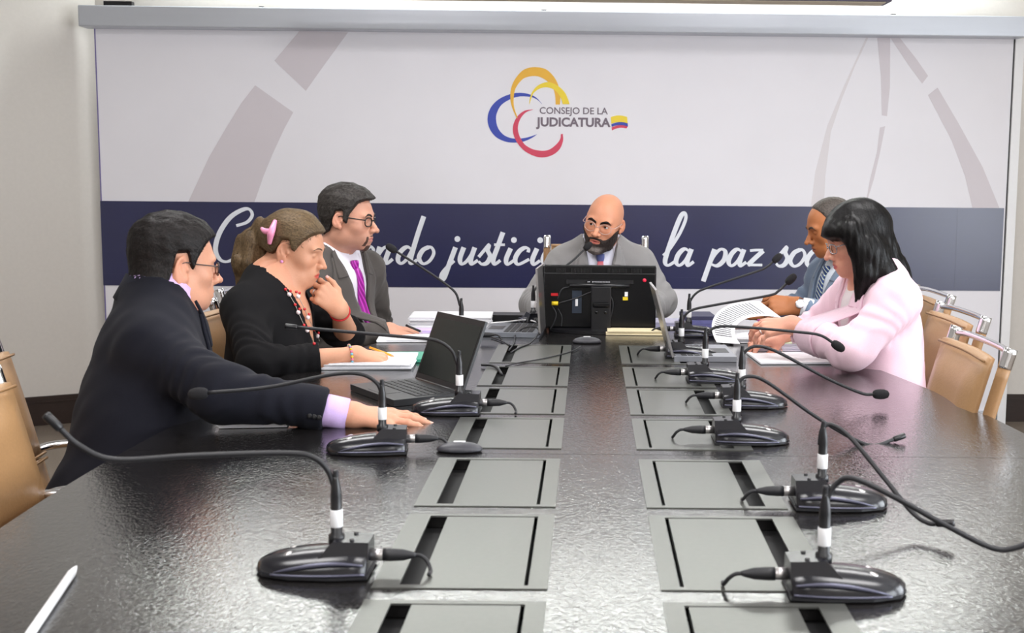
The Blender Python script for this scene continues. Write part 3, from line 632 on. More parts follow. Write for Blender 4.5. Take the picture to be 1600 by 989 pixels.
# ------------------------------------------------------------------ people: implicit surfaces meshed with surface nets
F32 = np.float32
def surfnet(fn, lo, hi, h):
    lo = np.array(lo, float); hi = np.array(hi, float); n = np.ceil((hi-lo)/h).astype(int)+1
    K = 4; nc = n//K+2
    ax = [lo[i]+h*np.arange(n[i]) for i in range(3)]
    cax = [lo[i]+h*K*np.arange(nc[i])+h*(K-1)/2 for i in range(3)]
    CG = np.stack(np.meshgrid(*cax, indexing='ij'), -1).reshape(-1, 3).astype(F32)
    dc = fn(CG).reshape(nc)
    D = np.repeat(np.repeat(np.repeat(dc, K, 0), K, 1), K, 2)[:n[0], :n[1], :n[2]].astype(F32).copy()
    mask = np.abs(D) < h*K*1.15+0.004
    I = np.argwhere(mask)
    Pm = np.stack([ax[0][I[:, 0]], ax[1][I[:, 1]], ax[2][I[:, 2]]], 1).astype(F32)
    out = np.empty(len(Pm), F32)
    for s in range(0, len(Pm), 400000): out[s:s+400000] = fn(Pm[s:s+400000])
    D[mask] = out
    D[0], D[-1] = np.maximum(D[0], 1e-3), np.maximum(D[-1], 1e-3); D[:, 0], D[:, -1] = np.maximum(D[:, 0], 1e-3), np.maximum(D[:, -1], 1e-3)
    D[:, :, 0], D[:, :, -1] = np.maximum(D[:, :, 0], 1e-3), np.maximum(D[:, :, -1], 1e-3)
    S = D < 0
    c = [S[i:n[0]-1+i, j:n[1]-1+j, k:n[2]-1+k] for i in (0, 1) for j in (0, 1) for k in (0, 1)]
    cnt = sum(x.astype(np.int8) for x in c); act = (cnt > 0) & (cnt < 8)
    A = np.argwhere(act); idx = -np.ones(act.shape, np.int64); idx[act] = np.arange(len(A))
    acc = np.zeros((len(A), 3)); num = np.zeros(len(A))
    corners = [(i, j, k) for i in (0, 1) for j in (0, 1) for k in (0, 1)]
    for a in corners:
        for d in range(3):
            if a[d]: continue
            b = list(a); b[d] = 1
            va = D[A[:, 0]+a[0], A[:, 1]+a[1], A[:, 2]+a[2]]; vb = D[A[:, 0]+b[0], A[:, 1]+b[1], A[:, 2]+b[2]]
            x = (va < 0) != (vb < 0); t = np.where(x, va/np.where(x, va-vb, 1), 0)
            p = np.tile(np.array(a, float), (len(A), 1)); p[:, d] = t
            acc[x] += p[x]; num += x
    V = lo+h*(A+acc/num[:, None])
    Fs = []
    for d in range(3):
        e1, e2 = [(1, 2), (2, 0), (0, 1)][d]
        sl0 = [slice(1, n[i]-1) for i in range(3)]; sl0[d] = slice(0, n[d]-1); sl1 = list(sl0); sl1[d] = slice(1, n[d])
        s0 = S[tuple(sl0)]; s1 = S[tuple(sl1)]; E = np.argwhere(s0 != s1); off = np.ones(3, int); off[d] = 0
        G_ = E+off; u1 = np.zeros(3, int); u1[e1] = 1; u2 = np.zeros(3, int); u2[e2] = 1
        q = [idx[tuple((G_-u1-u2).T)], idx[tuple((G_-u2).T)], idx[tuple(G_.T)], idx[tuple((G_-u1).T)]]
        q = np.stack(q, 1); fl = ~s0[tuple(E.T)]; q[fl] = q[fl][:, ::-1]; Fs.append(q)
    return V, np.vstack(Fs)
def fast_mesh(name, V, Q, m, parent=None, col=None):
    me = bpy.data.meshes.new(name); me.vertices.add(len(V)); me.vertices.foreach_set('co', np.asarray(V, F32).ravel())
    me.loops.add(Q.size); me.loops.foreach_set('vertex_index', Q.ravel().astype(np.int32))
    me.polygons.add(len(Q)); me.polygons.foreach_set('loop_start', np.arange(len(Q), dtype=np.int32)*Q.shape[1])
    me.update(calc_edges=True); me.validate()
    if col is not None:
        a = me.color_attributes.new('Col', 'FLOAT_COLOR', 'POINT'); c4 = np.ones((len(V), 4), F32); c4[:, :3] = col; a.data.foreach_set('color', c4.ravel())
    return link(name, me, m, parent, True)
def nrm(v): v = np.array(v, float); return v/np.linalg.norm(v)
def cone(P, a, b, ra, rb):
    a = np.asarray(a, F32); b = np.asarray(b, F32); d = b-a; L = float(d@d)+1e-12
    t = np.clip(((P-a)@d)/L, 0, 1); q = P-a-t[:, None]*d
    return np.sqrt((q*q).sum(1))-(ra+(rb-ra)*t).astype(F32)
def chain(P, pts, rs, k=0.0):
    d = None
    for i in range(len(pts)-1):
        e = cone(P, pts[i], pts[i+1], rs[i], rs[i+1]); d = e if d is None else (smin(d, e, k) if k else np.minimum(d, e))
    return d
def ell(P, c, r, R=None):
    q = P-np.asarray(c, F32)
    if R is not None: q = q@np.asarray(R, F32)
    r = np.asarray(r, F32); a = q/r; k0 = np.sqrt((a*a).sum(1))+1e-9; b = a/r; k1 = np.sqrt((b*b).sum(1))+1e-9
    return k0*(k0-1)/k1
def smin(a, b, k):
    h = np.maximum(k-np.abs(a-b), 0)/k; return np.minimum(a, b)-h*h*k*0.25
def smax(a, b, k): return -smin(-a, -b, k)
def sstep(x, a, b): t = np.clip((x-a)/(b-a), 0, 1); return t*t*(3-2*t)
_rn = np.random.RandomState(3)
_KD = _rn.normal(size=(24, 3)); _KD /= np.linalg.norm(_KD, axis=1)[:, None]; _KP = _rn.uniform(0, 6.28, 24)
def wob(P, wl, n=8, st=(1, 1, 1), o=0):
    """cheap smooth noise in about -1..1 with wavelength wl"""
    s = np.zeros(len(P), F32); Q = P*np.asarray(st, F32)
    for i in range(n): s += np.sin(Q@(_KD[(i+o) % 24]*(2*math.pi/wl*(0.7+0.08*i))).astype(F32)+F32(_KP[(i+2*o) % 24]))
    return s/math.sqrt(n)/1.4
def rotm(az, pitch=0, roll=0):
    """az: world heading of the face in degrees (0 = +x); pitch>0 looks down; roll>0 leans towards the person's right"""
    M_ = Matrix.Rotation(math.radians(az-90), 3, 'Z') @ Matrix.Rotation(math.radians(-pitch), 3, 'X') @ Matrix.Rotation(math.radians(roll), 3, 'Y')
    return np.array(M_)
def head_sdf(q, o, ears=True, feat=True):
    """o: shape options. q in head coordinates (x right, y forward, z up, origin between the ears at eye level)"""
    w = o.get('w', 1.0); ax = np.abs(q[:, 0]); qa = np.stack([ax, q[:, 1], q[:, 2]], 1)
    d = ell(q, (0, -0.012, 0.030), (0.0755*w, 0.099, 0.088))
    d = smin(d, ell(q, (0, 0.024, -0.005), (0.064*w, 0.068, 0.088)), 0.03)
    j = o.get('jaw', 1.0)
    d = smin(d, ell(q, (0, 0.030, -0.066), (0.054*w*j, 0.056, 0.047)), 0.03)
    d = smin(d, ell(qa, (0.040*w*j, 0.004, -0.062), (0.019, 0.026, 0.028)), 0.03)
    c = o.get('chin', 0.0)
    d = smin(d, ell(q, (0, 0.074+c, -0.098), (0.024, 0.019, 0.018)), 0.025)
    if o.get('jowl'): d = smin(d, ell(qa, (0.036*w, 0.040, -0.086), (0.024, 0.032, 0.026)), 0.03)
    d = smin(d, ell(qa, (0.043*w, 0.056, -0.024), (0.022, 0.022, 0.020)), 0.028)
    d = smin(d, ell(qa, (0.024, 0.080, 0.021), (0.028, 0.012, 0.0085)), 0.018)
    if feat:
        d = smax(d, -ell(qa, (0.032, 0.102, 0.000), (0.018, 0.019, 0.012)), 0.016)
        n = o.get('nose', 1.0)
        d = smin(d, cone(q, (0, 0.082, 0.012), (0, 0.1065+0.010*(n-1), -0.019), 0.0075, 0.0085), 0.014)
        d = smin(d, cone(q, (0, 0.103, -0.018), (0, 0.1185+0.012*(n-1), -0.0335), 0.008, 0.0100*n), 0.008)
        d = smin(d, ell(qa, (0.0125*n, 0.102, -0.0365), (0.0085*n, 0.0120, 0.0085)), 0.007)
        d = smax(d, -ell(qa, (0.0065, 0.109, -0.0455), (0.0036, 0.0060, 0.0045)), 0.004)
        d = smin(d, ell(q, (0, 0.078, -0.066), (0.032, 0.021, 0.024)), 0.02)
        lp = o.get('lips', 1.0)
        d = smin(d, ell(q, (0, 0.0935, -0.0640), (0.0215, 0.0085*lp, 0.0052*lp)), 0.006)
        d = smin(d, ell(q, (0, 0.0925, -0.0745), (0.0190, 0.0090*lp, 0.0060*lp)), 0.006)
        d = smax(d, -ell(q, (0, 0.1035, -0.0692), (0.0235, 0.0110, 0.0016)), 0.003)
        # eyelids
        e = ell(qa, (0.0315, 0.0745, 0.0000), (0.0150, 0.0142, 0.0118))
        if o.get('eyes') == 'open':
            slot = ell(qa, (0.0315, 0.088, -0.0016), (0.0130, 0.02, 0.0037)); e = smax(e, -slot, 0.0015)
        d = smin(d, e, 0.004)
        if o.get('eyes') != 'open':
            d = smax(d, -ell(qa, (0.0315, 0.0885, -0.0055), (0.0130, 0.0035, 0.0009)), 0.0015)
        if o.get('fold', 0): # nasolabial crease
            d = smax(d, -chain(qa, [(0.018, 0.101, -0.040), (0.027, 0.094, -0.055), (0.032, 0.086, -0.072)], [0.0022, 0.0025, 0.0015]), 0.006)
    if ears:
        Re = np.array(Matrix.Rotation(math.radians(26), 3, 'Z') @ Matrix.Rotation(math.radians(-12), 3, 'X'))
        ex = 0.0765*w
        e = ell(qa, (ex+0.004, -0.012, -0.003), (0.0062, 0.0200, 0.0315), Re)
        e = smax(e, -ell(qa, (ex+0.0125, -0.0105, 0.001), (0.0085, 0.0140, 0.0215), Re), 0.0025)
        e = smin(e, chain(qa, [(ex+0.006, -0.020, 0.012), (ex+0.008, -0.017, -0.004), (ex+0.006, -0.010, -0.018)], [0.0030, 0.0034, 0.0030]), 0.004)
        e = smin(e, ell(qa, (ex+0.001, 0.005, -0.006), (0.006, 0.0045, 0.0075)), 0.004)
        e = smin(e, ell(qa, (ex+0.0015, -0.003, -0.029), (0.0060, 0.0085, 0.0095)), 0.005)
        d = smin(d, e, 0.003)
    return d
def hand_pts(side, pose, s=1.0):
    """joint chains of a hand: wrist at origin, fingers along +y, back of the hand +z; side +1 right, -1 left"""
    bx = [-0.0275, -0.0065, 0.0145, 0.0335]; by = [0.086, 0.091, 0.086, 0.075]; bz = [-0.001, 0.002, 0.001, -0.003]; L = [0.071, 0.079, 0.073, 0.056]
    rad = [0.0088, 0.0090, 0.0085, 0.0075]; sp = pose.get('spread', [-0.10, -0.02, 0.06, 0.15])
    out = []
    for i in range(4):
        b = np.array([bx[i], by[i], bz[i]]); pts = [b]; a = 0.0; d0 = np.array([math.sin(sp[i]), math.cos(sp[i]), 0])
        for seg, cu in zip((0.46, 0.30, 0.24), pose['curl'][i]):
            a += math.radians(cu); dr = d0*math.cos(a)+np.array([0, 0, -1])*math.sin(a); pts.append(pts[-1]+dr*L[i]*seg)
        out.append((pts, [rad[i], rad[i]*0.93, rad[i]*0.86, rad[i]*0.72]))
    th = pose.get('thumb', [(-0.024, 0.022, -0.008), (-0.046, 0.050, -0.016), (-0.058, 0.078, -0.020), (-0.062, 0.102, -0.022)])
    out.append(([np.array(t) for t in th], [0.0150, 0.0125, 0.0102, 0.0078]))
    fl = np.array([side, 1, 1])*s
    return [([p*fl for p in pts], [r*s for r in rs]) for pts, rs in out], s
def hand_sdf(P, T, R, ch, s, side):
    """R columns: hand axes in the room; T wrist"""
    q = ((P-np.asarray(T, F32))@np.asarray(R, F32)).astype(F32)
    d = None; palm = None
    for i in range(4):
        b = ch[i][0][0]; st = np.array([b[0]*0.55, 0.008*s, 0.0]); e = cone(q, st, b, 0.0145*s, 0.0112*s)
        palm = e if palm is None else smin(palm, e, 0.014*s)
    palm = smin(palm, ell(q, (side*-0.012*s, 0.045*s, -0.008*s), (0.03*s, 0.04*s, 0.012*s)), 0.012*s)
    palm = smin(palm, ell(q, (0, 0.0, 0), (0.026*s, 0.03*s, 0.0185*s)), 0.02*s)
    th = chain(q, *ch[4], k=0.004*s); palm = smin(palm, th, 0.012*s)
    fg = None
    for i in range(4):
        e = chain(q, *ch[i], k=0.003*s); fg = e if fg is None else smin(fg, e, 0.0015*s)
        for kx in (1, 2): # knuckles
            e = np.sqrt(((q-ch[i][0][kx].astype(F32)-np.array([0, 0, 0.0012*s], F32))**2).sum(1))-ch[i][1][kx]*1.04; fg = smin(fg, e, 0.003*s)
    return smin(palm, fg, 0.006*s)
def frame_dir(fwd, back):
    """hand axes from finger direction and back-of-hand normal"""
    y = nrm(fwd); z = np.array(back, float); z = nrm(z-y*(z@y)); x = np.cross(y, z); return np.stack([x, y, z], 1)
def grad(fn, P, e=0.0015):
    g = np.stack([fn(P+np.array(v, F32))-fn(P-np.array(v, F32)) for v in ((e, 0, 0), (0, e, 0), (0, 0, e))], 1); return g/(np.linalg.norm(g, axis=1)[:, None]+1e-9)
def march(fn, O, d, n=60, maxd=0.6):
    """sphere-trace points O along direction d onto fn = 0"""
    P = np.array(O, F32).copy(); d = np.array(d, F32); t = np.zeros(len(P), F32)
    for _ in range(n):
        s = fn(P+t[:, None]*d); t += np.clip(s, -0.02, 0.05)*0.9
        t = np.minimum(t, maxd)
    return P+t[:, None]*d
def strip(name, fn, R, O, L, Rr, m, parent, off=0.004, th=0.004, n=14, w=6, d=(0, -1, 0), start=0.45):
    """cloth strip laid on a garment: L and Rr are polylines (x, z) in the torso frame; projected along the frame's d axis"""
    Lp = crom(np.array(L, float), n); Rp = crom(np.array(Rr, float), n); k = min(len(Lp), len(Rp))
    Lp = Lp[np.linspace(0, len(Lp)-1, k).round().astype(int)]; Rp = Rp[np.linspace(0, len(Rp)-1, k).round().astype(int)]
    dl = np.array(d, float); dw = R@dl; pts = []
    for i in range(k):
        for j in range(w+1):
            c = Lp[i]+(Rp[i]-Lp[i])*j/w; pts.append(O+R@(np.array([c[0], 0, c[1]])-dl*start))
    S = march(fn, pts, dw, maxd=start+0.2); N = -dw
    gn = grad(fn, S.astype(F32)); V = []
    for lay in (off+th, off-0.003):
        V += list(S+gn*lay)
    W_ = w+1; f = []; o = k*W_
    for i in range(k-1):
        for j in range(w):
            a = i*W_+j; f.append((a, a+1, a+1+W_, a+W_)); f.append((o+a, o+a+W_, o+a+1+W_, o+a+1))
    rim = list(range(W_))+[i*W_+w for i in range(1, k)]+[(k-1)*W_+j for j in range(w-1, -1, -1)]+[i*W_ for i in range(k-2, 0, -1)]
    for a, b in zip(rim, rim[1:]+rim[:1]): f.append((a, o+a, o+b, b))
    return mobj(name, V, f, m, parent)
def strands(name, fn, V0, field, L, seg, wid, m, parent, lift=0.001, curl=0.0, seed=1, taper=True, bend=None):
    """flat tapering locks combed along a direction field over a surface"""
    rs = np.random.RandomState(seed); P = np.array(V0, F32); n = len(P); fr = []; Ls = L*rs.uniform(0.6, 1.2, n).astype(F32)
    jit = rs.normal(0, curl, (n, 3)).astype(F32) if curl else 0; hl = (lift*rs.uniform(0.3, 1.6, n)).astype(F32)
    for s in range(seg+1):
        g = grad(fn, P).astype(F32); d = field(P).astype(F32)+jit; d = d-g*(d*g).sum(1)[:, None]; d /= np.linalg.norm(d, axis=1)[:, None]+1e-9
        sd = fn(P); P = P-g*(sd-hl)[:, None]
        side = np.cross(g, d); wv = wid*(1-(s/seg)**2*0.85 if taper else 1.0)*0.5
        fr.append((P-side*wv, P+side*wv)); P = P+d*(Ls/seg)[:, None]
    V = np.concatenate([np.stack([a, b], 1) for a, b in fr], 1)      # n, 2(seg+1), 3
    k = 2*(seg+1); base = (np.arange(n)*k)[:, None]; Q = np.concatenate([base+np.array([2*s, 2*s+1, 2*s+3, 2*s+2]) for s in range(seg)], 0)
    return fast_mesh(name, V.reshape(-1, 3), Q, m, parent)
M_skins = {}
def skin(name, rough=0.48): return mat(name, (0.8, 0.6, 0.5), rough, spec=0.4, nscale=220, nstr=0.06, cvar=0.05, vcol=True, sss=0.12)
def cloth(name, col, rough=0.85, sheen=0.15, scale=600, st=0.15, cv=0.12): return mat(name, col, rough, spec=0.25, nscale=scale, nstr=st, cvar=cv, sheen=sheen)
def hairmat(name, col, cv=0.45): return mat(name, col, 0.55, spec=0.3, nscale=160, nstr=0.35, cvar=cv)
M_eyew = mat('eye_white', s2l(225, 218, 212), 0.2, nscale=60, cvar=0.03)
M_iris = mat('eye_iris', s2l(44, 28, 20), 0.1, nscale=60, cvar=0.1)
M_shoe = mat('black_shoe_leather', (0.01, 0.01, 0.01), 0.3, nscale=100, nstr=0.05, cvar=0.1)
POSES = {
 'flat': dict(curl=[(6, 8, 6), (5, 8, 6), (6, 8, 6), (8, 9, 7)], thumb=[(-0.024, 0.022, -0.008), (-0.045, 0.052, -0.012), (-0.052, 0.082, -0.012), (-0.050, 0.106, -0.012)]),
 'relaxed': dict(curl=[(22, 28, 15), (28, 32, 18), (32, 35, 20), (36, 38, 22)]),
 'grip': dict(curl=[(48, 52, 30), (55, 60, 34), (62, 66, 38), (66, 70, 40)], thumb=[(-0.022, 0.024, -0.012), (-0.036, 0.055, -0.028), (-0.030, 0.082, -0.042), (-0.020, 0.100, -0.050)]),
 'pinch': dict(curl=[(38, 40, 20), (40, 42, 22), (46, 50, 28), (52, 56, 30)], thumb=[(-0.024, 0.022, -0.012), (-0.044, 0.050, -0.030), (-0.042, 0.078, -0.046), (-0.032, 0.098, -0.056)]),
 'chin': dict(curl=[(45, 62, 35), (58, 70, 40), (64, 74, 42), (68, 76, 44)], thumb=[(-0.024, 0.022, -0.010), (-0.048, 0.045, -0.020), (-0.056, 0.072, -0.026), (-0.056, 0.096, -0.030)]),
}
def person(o):
    root = wthing('person', o['label'], 'person', (o['hip'][0], o['hip'][1], 0.0))
    HP = np.array(o['head'], float); HR = rotm(*o['hrot']); hs = o.get('hs', 1.0); ho = o.get('ho', {})
    NB = np.array(o['neck'], float); TR = rotm(*o['trot'])           # torso frame at the base of the neck
    HIP = np.array(o['hip'], float)
    hl = lambda P: (((P-HP.astype(F32))@HR.astype(F32))/F32(hs)).astype(F32)
    hw = lambda p: HP+HR@(np.array(p, float)*hs)
    headf = lambda P: head_sdf(hl(P), ho)*F32(hs)
    skull = lambda P: head_sdf(hl(P), ho, False, False)*F32(hs)
    shw = o.get('shw', 0.185); drop = o.get('drop', 0.055); bulk = o.get('bulk', 1.0)
    SH = [NB+TR@np.array([s*shw, o.get('shf', 0.0), -drop]) for s in (1, -1)]   # right, left
    SH = [SH[0]+np.array(o.get('shR', (0, 0, 0))), SH[1]+np.array(o.get('shL', (0, 0, 0)))]
    arms = [o['armR'], o['armL']]                                      # (elbow, wrist, pose, fwd, back[, scale])
    nr = o.get('neck_r', 0.056)
    def neckf(P):
        d = cone(P, hw((0, -0.022, -0.070)), NB+TR@np.array([0, -0.010, 0.03]), nr*0.97, nr*1.06)
        d = smin(d, cone(P, NB+TR@np.array([0, -0.005, 0.02]), NB+TR@np.array([0, -0.01, -0.10]), nr*1.06, nr*o.get('flare', 1.15)), 0.03)
        return d
    # trunk volume
    S = o.get('torso', {}); cw = S.get('cw', 0.180)*bulk; cd = S.get('cd', 0.118)*bulk; bw = S.get('bw', 0.170)*bulk; bd = S.get('bd', 0.130)*bulk
    sp = HIP-NB; up = nrm(-sp); fw = TR[:, 1]-up*(TR[:, 1]@up); fw = nrm(fw); BR = np.stack([np.cross(fw, up), fw, up], 1)   # trunk axes
    L = np.linalg.norm(sp); CC = NB+sp*0.36+fw*S.get('chest_f', 0.0); BC = NB+sp*0.70+fw*S.get('belly_f', 0.015)
    wa = S.get('wr', 0.004)
    def trunk(P, g=0.0):
        d = ell(P, CC, (cw+g, cd+g, 0.40*L+g), BR)
        d = smin(d, ell(P, BC, (bw+g, bd+g, 0.36*L+g), BR), 0.07)
        d = smin(d, ell(P, HIP, (bw+0.005+g, bd+0.01+g, 0.13+g), BR), 0.05)
        d = smin(d, cone(P, NB+TR@np.array([0, -0.022, -0.022]), NB*0.5+CC*0.5, 0.074+g, 0.10+g), 0.05)
        for s, h_ in ((0, 1), (1, -1)):
            d = smin(d, cone(P, NB+TR@np.array([h_*0.035, -0.012, 0.012]), SH[s]+TR@np.array([-h_*0.02, 0, 0.004]), 0.052+g, 0.060+g), 0.07)
        return d
    hands = []
    for k, a in enumerate(arms):
        side = 1 if k == 0 else -1; ch, s = hand_pts(side, POSES[a[2]] if isinstance(a[2], str) else a[2], a[5] if len(a) > 5 else 1.0)
        hands.append((np.array(a[1], float), frame_dir(a[3], a[4]), ch, s, side))
    # ---- skin
    sk = np.array(o['skin']); Vs = []; Qs = []; Cs = []; off = 0
    def add(V, Q, C):
        nonlocal off
        Vs.append(V); Qs.append(Q+off); Cs.append(C); off += len(V)
    fh = lambda P: smin(headf(P), neckf(P), 0.03)
    if o.get('chest_skin'): fh0 = fh; fh = lambda P: smin(fh0(P), trunk(P, -0.008), 0.04)
    cb = 0.24 if o.get('chest_skin') else 0.13
    lo = np.minimum(HP-0.155*hs, NB-[0.15, 0.15, cb]); hi = np.maximum(HP+0.155*hs, NB+0.15)
    V, Q = surfnet(fh, lo, hi, o.get('hres', 0.0028)); C = np.tile(sk, (len(V), 1)); q = hl(V.astype(F32)); ax = np.abs(q[:, 0])
    lipm = np.clip(1-((q[:, 0]/0.0235)**2+((q[:, 2]+0.0690)/0.0105)**2), 0, 1)**0.35*(q[:, 1] > 0.075)
    C = C*(1-lipm[:, None])+np.array(o.get('lip', sk*[0.85, 0.55, 0.55]))*lipm[:, None]
    red = 0.22*np.exp(-((ax-0.04)**2+(q[:, 1]-0.075)**2+(q[:, 2]+0.03)**2)/0.02**2)+0.25*np.exp(-(ax**2+(q[:, 1]-0.115)**2+(q[:, 2]+0.035)**2)/0.014**2)+0.30*(ax > 0.078*ho.get('w', 1))
    C = C*(1-red[:, None])+C*np.array([1.02, 0.78, 0.74])*red[:, None]
    if 'paint' in o: C = o['paint'](q, C)
    add(V, Q, C)
    for (T, R, ch, s, side), a in zip(hands, arms):
        EL = np.array(a[0], float)
        fhn = lambda P: smin(hand_sdf(P, T, R, ch, s, side), cone(P, EL+(T-EL)*0.12, T, 0.043*s, 0.0245*s), 0.02)
        tips = np.array([T+R@p for c in ch for p in c[0]]+[T, EL+(T-EL)*0.12]); V, Q = surfnet(fhn, tips.min(0)-0.05, tips.max(0)+0.05, 0.0029)
        C = np.tile(sk*np.array(o.get('handtint', (1, 1, 1))), (len(V), 1))
        pt = [T+R@c[0][-1] for c in ch]; dd = np.min([np.linalg.norm(V-p, axis=1) for p in pt], 0); rr = np.clip(1-dd/0.016, 0, 1)*0.35
        C = C*(1-rr[:, None])+C*np.array([1.0, 0.78, 0.78])*rr[:, None]
        add(V, Q, C)
    core = lambda P: smin(smin(chain(P, [NB+TR@np.array([0, -0.01, -0.05]), (NB+HIP)/2, HIP], [0.07, 0.08, 0.09]), chain(P, [SH[0], np.array(arms[0][0]), arms[0][1]], [0.04, 0.034, 0.02]), 0.05), chain(P, [SH[1], np.array(arms[1][0]), arms[1][1]], [0.04, 0.034, 0.02]), 0.05)
    allp = np.array([NB, HIP, *SH, *[np.array(a[i]) for a in arms for i in (0, 1)]]); V, Q = surfnet(core, allp.min(0)-0.14, allp.max(0)+0.14, 0.014); add(V, Q, np.tile(sk, (len(V), 1)))
    fast_mesh('body', np.vstack(Vs), np.vstack(Qs), skin('skin'), root, np.vstack(Cs))
    # nails
    for (T, R, ch, s, side) in hands:
        if o.get('nail') is None: break
        for pts, rs in ch:
            dr = nrm(pts[-1]-pts[-2]); up = np.array([0, 0, 1.0]); up = nrm(up-dr*(up@dr)); c = T+R@(pts[-1]+dr*rs[-1]*0.25+up*rs[-1]*0.72); x = R@np.cross(dr, up); y = R@dr; z = R@up; r = rs[-1]
            v = [c+x*(a*r*0.62)+y*(b*r*0.85)+z*((1-a*a)*r*0.28) for b in (-1, 0, 1) for a in (-1, -0.5, 0, 0.5, 1)]
            mobj('nail', v, [(j*5+i, j*5+i+1, j*5+i+6, j*5+i+5) for j in (0, 1) for i in range(4)], o['nail'], root)
    # ---- eyes, brows
    if ho.get('eyes') == 'open':
        gz = o.get('gaze', (0, 0))
        for s in (1, -1):
            c = hw((s*0.0315, 0.0742, 0.0)); Rg = HR@np.array(Matrix.Rotation(math.radians(gz[0]), 3, 'Z') @ Matrix.Rotation(math.radians(gz[1]), 3, 'X'))
            prof = [(0.0122*math.sin(a), -0.0122*math.cos(a)) for a in np.linspace(0.02, math.pi-0.48, 14)]
            M4 = Matrix.Translation(Vector(c)) @ Matrix([list(r) for r in Rg]).to_4x4() @ Matrix.Rotation(math.radians(-90), 4, 'X')
            e = lathe('eyeball', prof, M_eyew, root, 18, M4)
            lathe('iris', [(0.0058, 0.0107), (0.0050, 0.0113), (0.0025, 0.0121), (0.0003, 0.0123)], M_iris, e, 16, M4)
    bm_ = o.get('brow')
    if bm_ is not None:
        for s in (1, -1):
            bp = o.get('browpts', [(0.012, 0.019), (0.022, 0.0245), (0.034, 0.0265), (0.044, 0.0235), (0.051, 0.017)])
            O_ = np.array([hw((s*x, 0.2, z)) for x, z in crom(bp, 4)]); S_ = march(headf, O_, -(HR[:, 1]), maxd=0.3)
            g = grad(headf, S_.astype(F32)); n_ = len(S_); wv = np.interp(np.linspace(0, 1, n_), [0, 0.2, 0.6, 1], [0.0030, 0.0042, 0.0036, 0.0010])*o.get('browk', 1.0)
            v = []; f = []; up = HR[:, 2]
            for i in range(n_):
                u = up-g[i]*(up@g[i]); u /= np.linalg.norm(u)
                for a, b in ((-1, -0.0005), (-0.5, 0.0018), (0.2, 0.0026), (0.7, 0.0018), (1, -0.0005)): v.append(S_[i]+u*a*wv[i]+g[i]*b)
            for i in range(n_-1):
                for j in range(4): f.append((i*5+j, i*5+j+1, i*5+j+6, i*5+j+5))
            mobj('eyebrow', v, f, bm_, root)
    # ---- hair
    if 'hair' in o:
        H = o['hair']; hf0 = H['fn']
        skn = lambda P: smin(skull(P), neckf(P), 0.03); hf = lambda P: hf0(P, hl(P), skn, headf)
        pts = np.array([HP-0.16*hs, HP+0.16*hs]+[np.array(p) for p in H.get('extra', [])]); V, Q = surfnet(hf, pts.min(0)-0.02, pts.max(0)+0.02, H.get('res', 0.0036))
        ho_ = fast_mesh('hair', V, Q, H['mat'], root)
        if H.get('n'):
            rs = np.random.RandomState(5); sel = rs.choice(len(V), H['n']); 
            keep = headf(V[sel].astype(F32)) > H.get('minlift', 0.0065); S0 = V[sel][keep]
            st_ = strands('hair_locks', hf, S0, lambda P: H['field'](hl(P))@HR.T.astype(F32), H['len'], 5, H.get('wid', 0.0022), H.get('mat2', H['mat']), ho_, H.get('lift', 0.0012), H.get('curl', 0.25))
            st_['kind'] = 'stuff'
    if 'beard' in o:
        B = o['beard']; hne = lambda P: head_sdf(hl(P), ho, False, True)*F32(hs); bf = lambda P: B['fn'](P, hl(P), hne)
        V, Q = surfnet(bf, HP-0.15*hs, HP+0.12*hs, 0.0026)
        col = B['col'](hl(V.astype(F32))) if 'col' in B else None
        fast_mesh('beard', V, Q, B['mat'], root, col)
    # ---- torso garments
    ar = o.get('arm_r', (0.066, 0.054, 0.041))
    ends = o.get('sleeve', (0.93, 0.93))      # fraction of the forearm covered
    def sleeve(P, k, g=0.0):
        E_, W_ = np.array(arms[k][0], float), np.array(arms[k][1], float); c_ = E_+(W_-E_)*ends[k]; dr = nrm(W_-E_); Ex = E_+(W_-E_)*(ends[k]+0.2)
        d = cone(P, SH[k], E_, ar[0]+g, ar[1]+g); e = cone(P, E_, Ex, ar[1]+g, ar[2]+g); e = smax(e, (P-c_.astype(F32))@dr.astype(F32), 0.004)
        return smin(d, e, 0.03)
    def folds(P):
        d = np.zeros(len(P), F32)
        for k in (0, 1):
            E_, W_ = np.array(arms[k][0], F32), np.array(arms[k][1], F32); A_ = SH[k].astype(F32)
            for (a, b, amp) in ((A_, E_, 0.0030), (E_, W_, 0.0034)):
                u = (b-a)/np.linalg.norm(b-a); t = (P-a)@u; l = np.linalg.norm(b-a); q_ = P-a-t[:, None]*u; r_ = np.sqrt((q_*q_).sum(1))
                m_ = np.exp(-np.clip(r_-0.05, 0, 1)**2/0.03**2)*sstep(t, -0.03, 0.03)*(1-sstep(t, l-0.04, l+0.02)); nearE = np.exp(-((t-(l if a is A_ else 0))/0.10)**2)
                d += (amp*m_*(0.35+nearE)*np.sin(t*130+6*wob(P, 0.16, 5, o=k))).astype(F32)
        return d
    def outer(P):
        d = trunk(P)
        for k in (0, 1): d = smin(d, sleeve(P, k), 0.045)
        return d-folds(P)-F32(wa)*wob(P, 0.13, 6, (1, 1, 0.7))-F32(wa*0.35)*wob(P, 0.05, 6, o=5)
    Oc = NB; vloc = lambda P: ((P-Oc.astype(F32))@TR.astype(F32))
    gar = o['garment']; gm = gar['mat']
    V0 = gar.get('v', None)      # (depth below neck base, half width at top)
